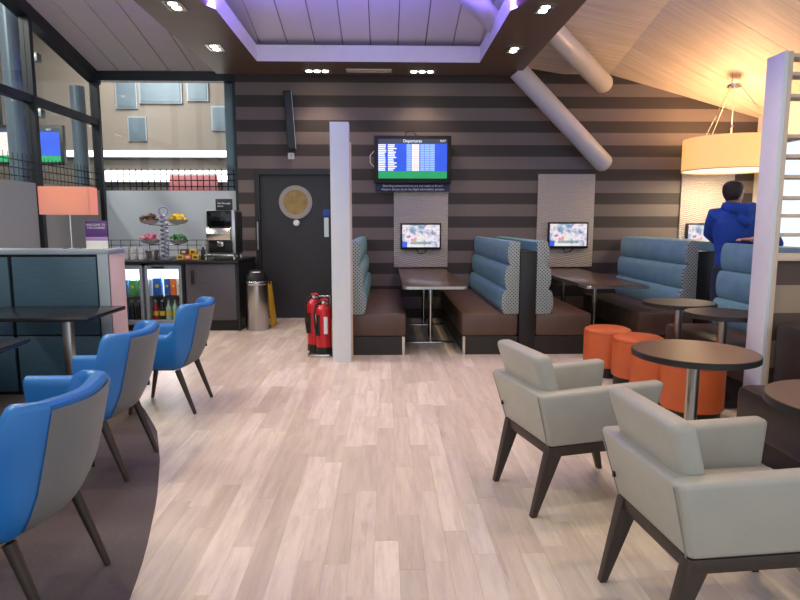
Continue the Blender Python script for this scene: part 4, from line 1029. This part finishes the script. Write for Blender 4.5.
# ------------------------------------------------------------------ the man in blue
def person():
    t = thing('person', 'man in a blue hooded jacket and dark jeans standing with his back turned', 'person', (3.46, 5.88, 0))
    def fused(nm, m, fn, vox, par, sm=6):
        bm = bm_new(); fn(bm); o = obj(nm, bm, m, par)
        r_ = o.modifiers.new('Remesh', 'REMESH'); r_.mode = 'VOXEL'; r_.voxel_size = vox; r_.use_smooth_shade = True
        s_ = o.modifiers.new('Smooth', 'SMOOTH'); s_.iterations = sm; s_.factor = .5
        return o
    # hand resting point on the bench back, local coords: right hand (camera right)
    RH = Vector((-.02, -.31, 1.25)); RE = Vector((.28, -.20, 1.20)); RS = Vector((.19, -.01, 1.47))
    LS = Vector((-.19, .02, 1.47)); LE = Vector((-.15, .17, 1.30)); LH = Vector((.0, .17, 1.16))
    def hand(bm, w, d, palm_up):
        """palm at w heading along d with five separate fingers"""
        d = d.normalized(); side = d.cross(Vector((0, 0, 1))).normalized()
        tube(bm, [w - d * .03, w + d * .02, w + d * .085], [(.026, .02), (.036, .016), (.038, .014)], 12)
        for k, ln in enumerate((.068, .078, .074, .058)):
            b0 = w + d * .08 + side * ((k - 1.5) * .020)
            tube(bm, [b0, b0 + d * ln * .5 + Vector((0, 0, .004)), b0 + d * ln - Vector((0, 0, .012))], [.0092, .0085, .007], 8)
        b0 = w + d * .025 - side * .034
        tube(bm, [b0, b0 + d * .03 - side * .022, b0 + d * .062 - side * .028], [.011, .010, .008], 8)
    def bodyfn(bm):
        tube(bm, [(0, 0, .84), (0, 0, .95), (0, .0, 1.10), (0, 0, 1.28), (0, 0, 1.42), (0, .0, 1.50), (.005, .01, 1.545)], [(.165, .115), (.17, .12), (.145, .105), (.17, .115), (.185, .105), (.11, .08), (.06, .06)], 20)
        tube(bm, [(0, .005, 1.49), (-.02, .02, 1.60)], [.062, .058], 14)
        hc = Vector((-.03, .02, 1.685))      # head turned to the right and a little down
        tube(bm, [hc + Vector((.01, .015, -.115)), hc + Vector((.012, .018, -.085)), hc + Vector((.006, .008, -.03)), hc + Vector((0, 0, .03)), hc + Vector((-.004, -.004, .08)), hc + Vector((-.006, -.006, .113))], [(.04, .04), (.065, .068), (.08, .09), (.086, .10), (.07, .082), (.026, .03)], 20)
        f = Vector((.80, .55, -.12)).normalized(); sd = Vector((f.y, -f.x, 0)).normalized()
        tube(bm, [hc + f * .085 + Vector((0, 0, .012)), hc + f * .102 + Vector((0, 0, -.012)), hc + f * .116 + Vector((0, 0, -.032)), hc + f * .095 + Vector((0, 0, -.042))], [.010, .013, .016, .010], 10)
        tube(bm, [hc + f * .088 + Vector((0, 0, -.066)) - sd * .022, hc + f * .094 + Vector((0, 0, -.066)), hc + f * .088 + Vector((0, 0, -.066)) + sd * .022], [.007, .010, .007], 8)
        tube(bm, [hc + f * .074 + Vector((0, 0, -.105)), hc + f * .085 + Vector((0, 0, -.095))], [.022, .018], 10)
        for s in (-1, 1):
            e = hc + sd * s * .076 - f * .008
            tube(bm, [e + Vector((0, 0, -.034)), e + sd * s * .010 + Vector((0, 0, 0)), e + sd * s * .014 + Vector((0, 0, .028))], [(.008, .010), (.010, .020), (.008, .014)], 10)
        for S_, E_, H_ in ((RS, RE, RH), (LS, LE, LH)):
            tube(bm, [S_, (S_ + E_) / 2, E_, (E_ + H_) / 2, H_], [.055, .05, .042, .036, .028], 12)
        hand(bm, RH, Vector((-1, -.05, -.02)), 0); hand(bm, LH, Vector((1, .4, 0)), 0)
        for s in (-1, 1):
            tube(bm, [(s * .09, 0, .90), (s * .10, .01, .70), (s * .105, .015, .49), (s * .108, -.02, .30), (s * .11, -.01, .07)], [.088, .080, .058, .058, .04], 14)
            tube(bm, [(s * .11, -.05, .045), (s * .113, .05, .05), (s * .12, .16, .035)], [(.036, .035), (.042, .038), (.038, .025)], 12)
    body = fused('body', 'skin', bodyfn, .0085, t, 4)
    def jacketfn(bm):
        tube(bm, [(0, 0, .90), (0, 0, .94), (0, 0, 1.08), (0, -.005, 1.25), (0, -.01, 1.40), (0, -.005, 1.49), (.0, .0, 1.545)], [(.165, .135), (.17, .14), (.172, .145), (.205, .16), (.235, .155), (.20, .125), (.10, .095)], 26)
        for S_, E_, H_ in ((RS, RE, RH), (LS, LE, LH)):
            tube(bm, [S_ - Vector((S_.x * .4, 0, 0)), S_, (S_ + E_) / 2, E_, (E_ * .5 + H_ * .5), E_ * .12 + H_ * .88], [.085, .095, .085, .075, .06, .045], 16)
    jk = fused('jacket', 'jacket_blue', jacketfn, .012, t, 7)
    def hoodfn(bm):
        tube(bm, [(-.13, .02, 1.56), (-.10, -.09, 1.54), (0, -.14, 1.515), (.10, -.09, 1.54), (.13, .02, 1.56)], [(.035, .05), (.05, .065), (.055, .075), (.05, .065), (.035, .05)], 16)
        tube(bm, [(-.06, -.12, 1.45), (0, -.165, 1.40), (.06, -.12, 1.45)], [.05, .05, .05], 14)
    fused('hood', 'jacket_blue', hoodfn, .012, jk, 6)
    def jeansfn(bm):
        for s in (-1, 1): tube(bm, [(s * .085, 0, .96), (s * .10, .005, .72), (s * .106, .012, .49), (s * .108, -.012, .28), (s * .11, -.01, .055)], [.115, .10, .082, .078, .07], 16)
        tube(bm, [(0, 0, .82), (0, 0, .92), (0, 0, 1.0)], [(.175, .125), (.18, .13), (.17, .125)], 20)
    fused('trousers', 'jeans', jeansfn, .012, t, 5)
    def shoefn(s): return lambda bm: tube(bm, [(s * .11, -.085, .045), (s * .11, -.05, .055), (s * .113, .05, .058), (s * .12, .13, .04), (s * .122, .185, .033)], [(.03, .04), (.043, .05), (.05, .05), (.048, .036), (.03, .028)], 14)
    for s in (-1, 1): fused('shoe', 'shoe', shoefn(s), .009, t, 3)
    hc = Vector((-.03, .02, 1.685)); f = Vector((.80, .55, -.12)).normalized()
    def hairfn(bm):
        c = hc - f * .024 + Vector((0, 0, .018))
        tube(bm, [c + Vector((-.012, -.016, -.085)), c + Vector((-.012, -.014, -.05)), c + Vector((-.004, -.004, 0)), c + Vector((0, 0, .05)), c + Vector((.004, .004, .085)), c + Vector((.004, .004, .108))], [(.05, .055), (.074, .082), (.09, .10), (.09, .103), (.07, .08), (.025, .03)], 20)
    fused('hair', 'hair', hairfn, .009, t, 4)
    for s in (-1, 1):
        sd = Vector((f.y, -f.x, 0)).normalized()
        bm = bm_new(); lathe(bm, [(0, -.010), (.008, -.006), (.010, 0), (.008, .006), (0, .010)], 12, tuple(hc + f * .085 + sd * s * .031 + Vector((0, 0, .008)))); obj('eye', bm, 'shoe', t)
    return t
person()
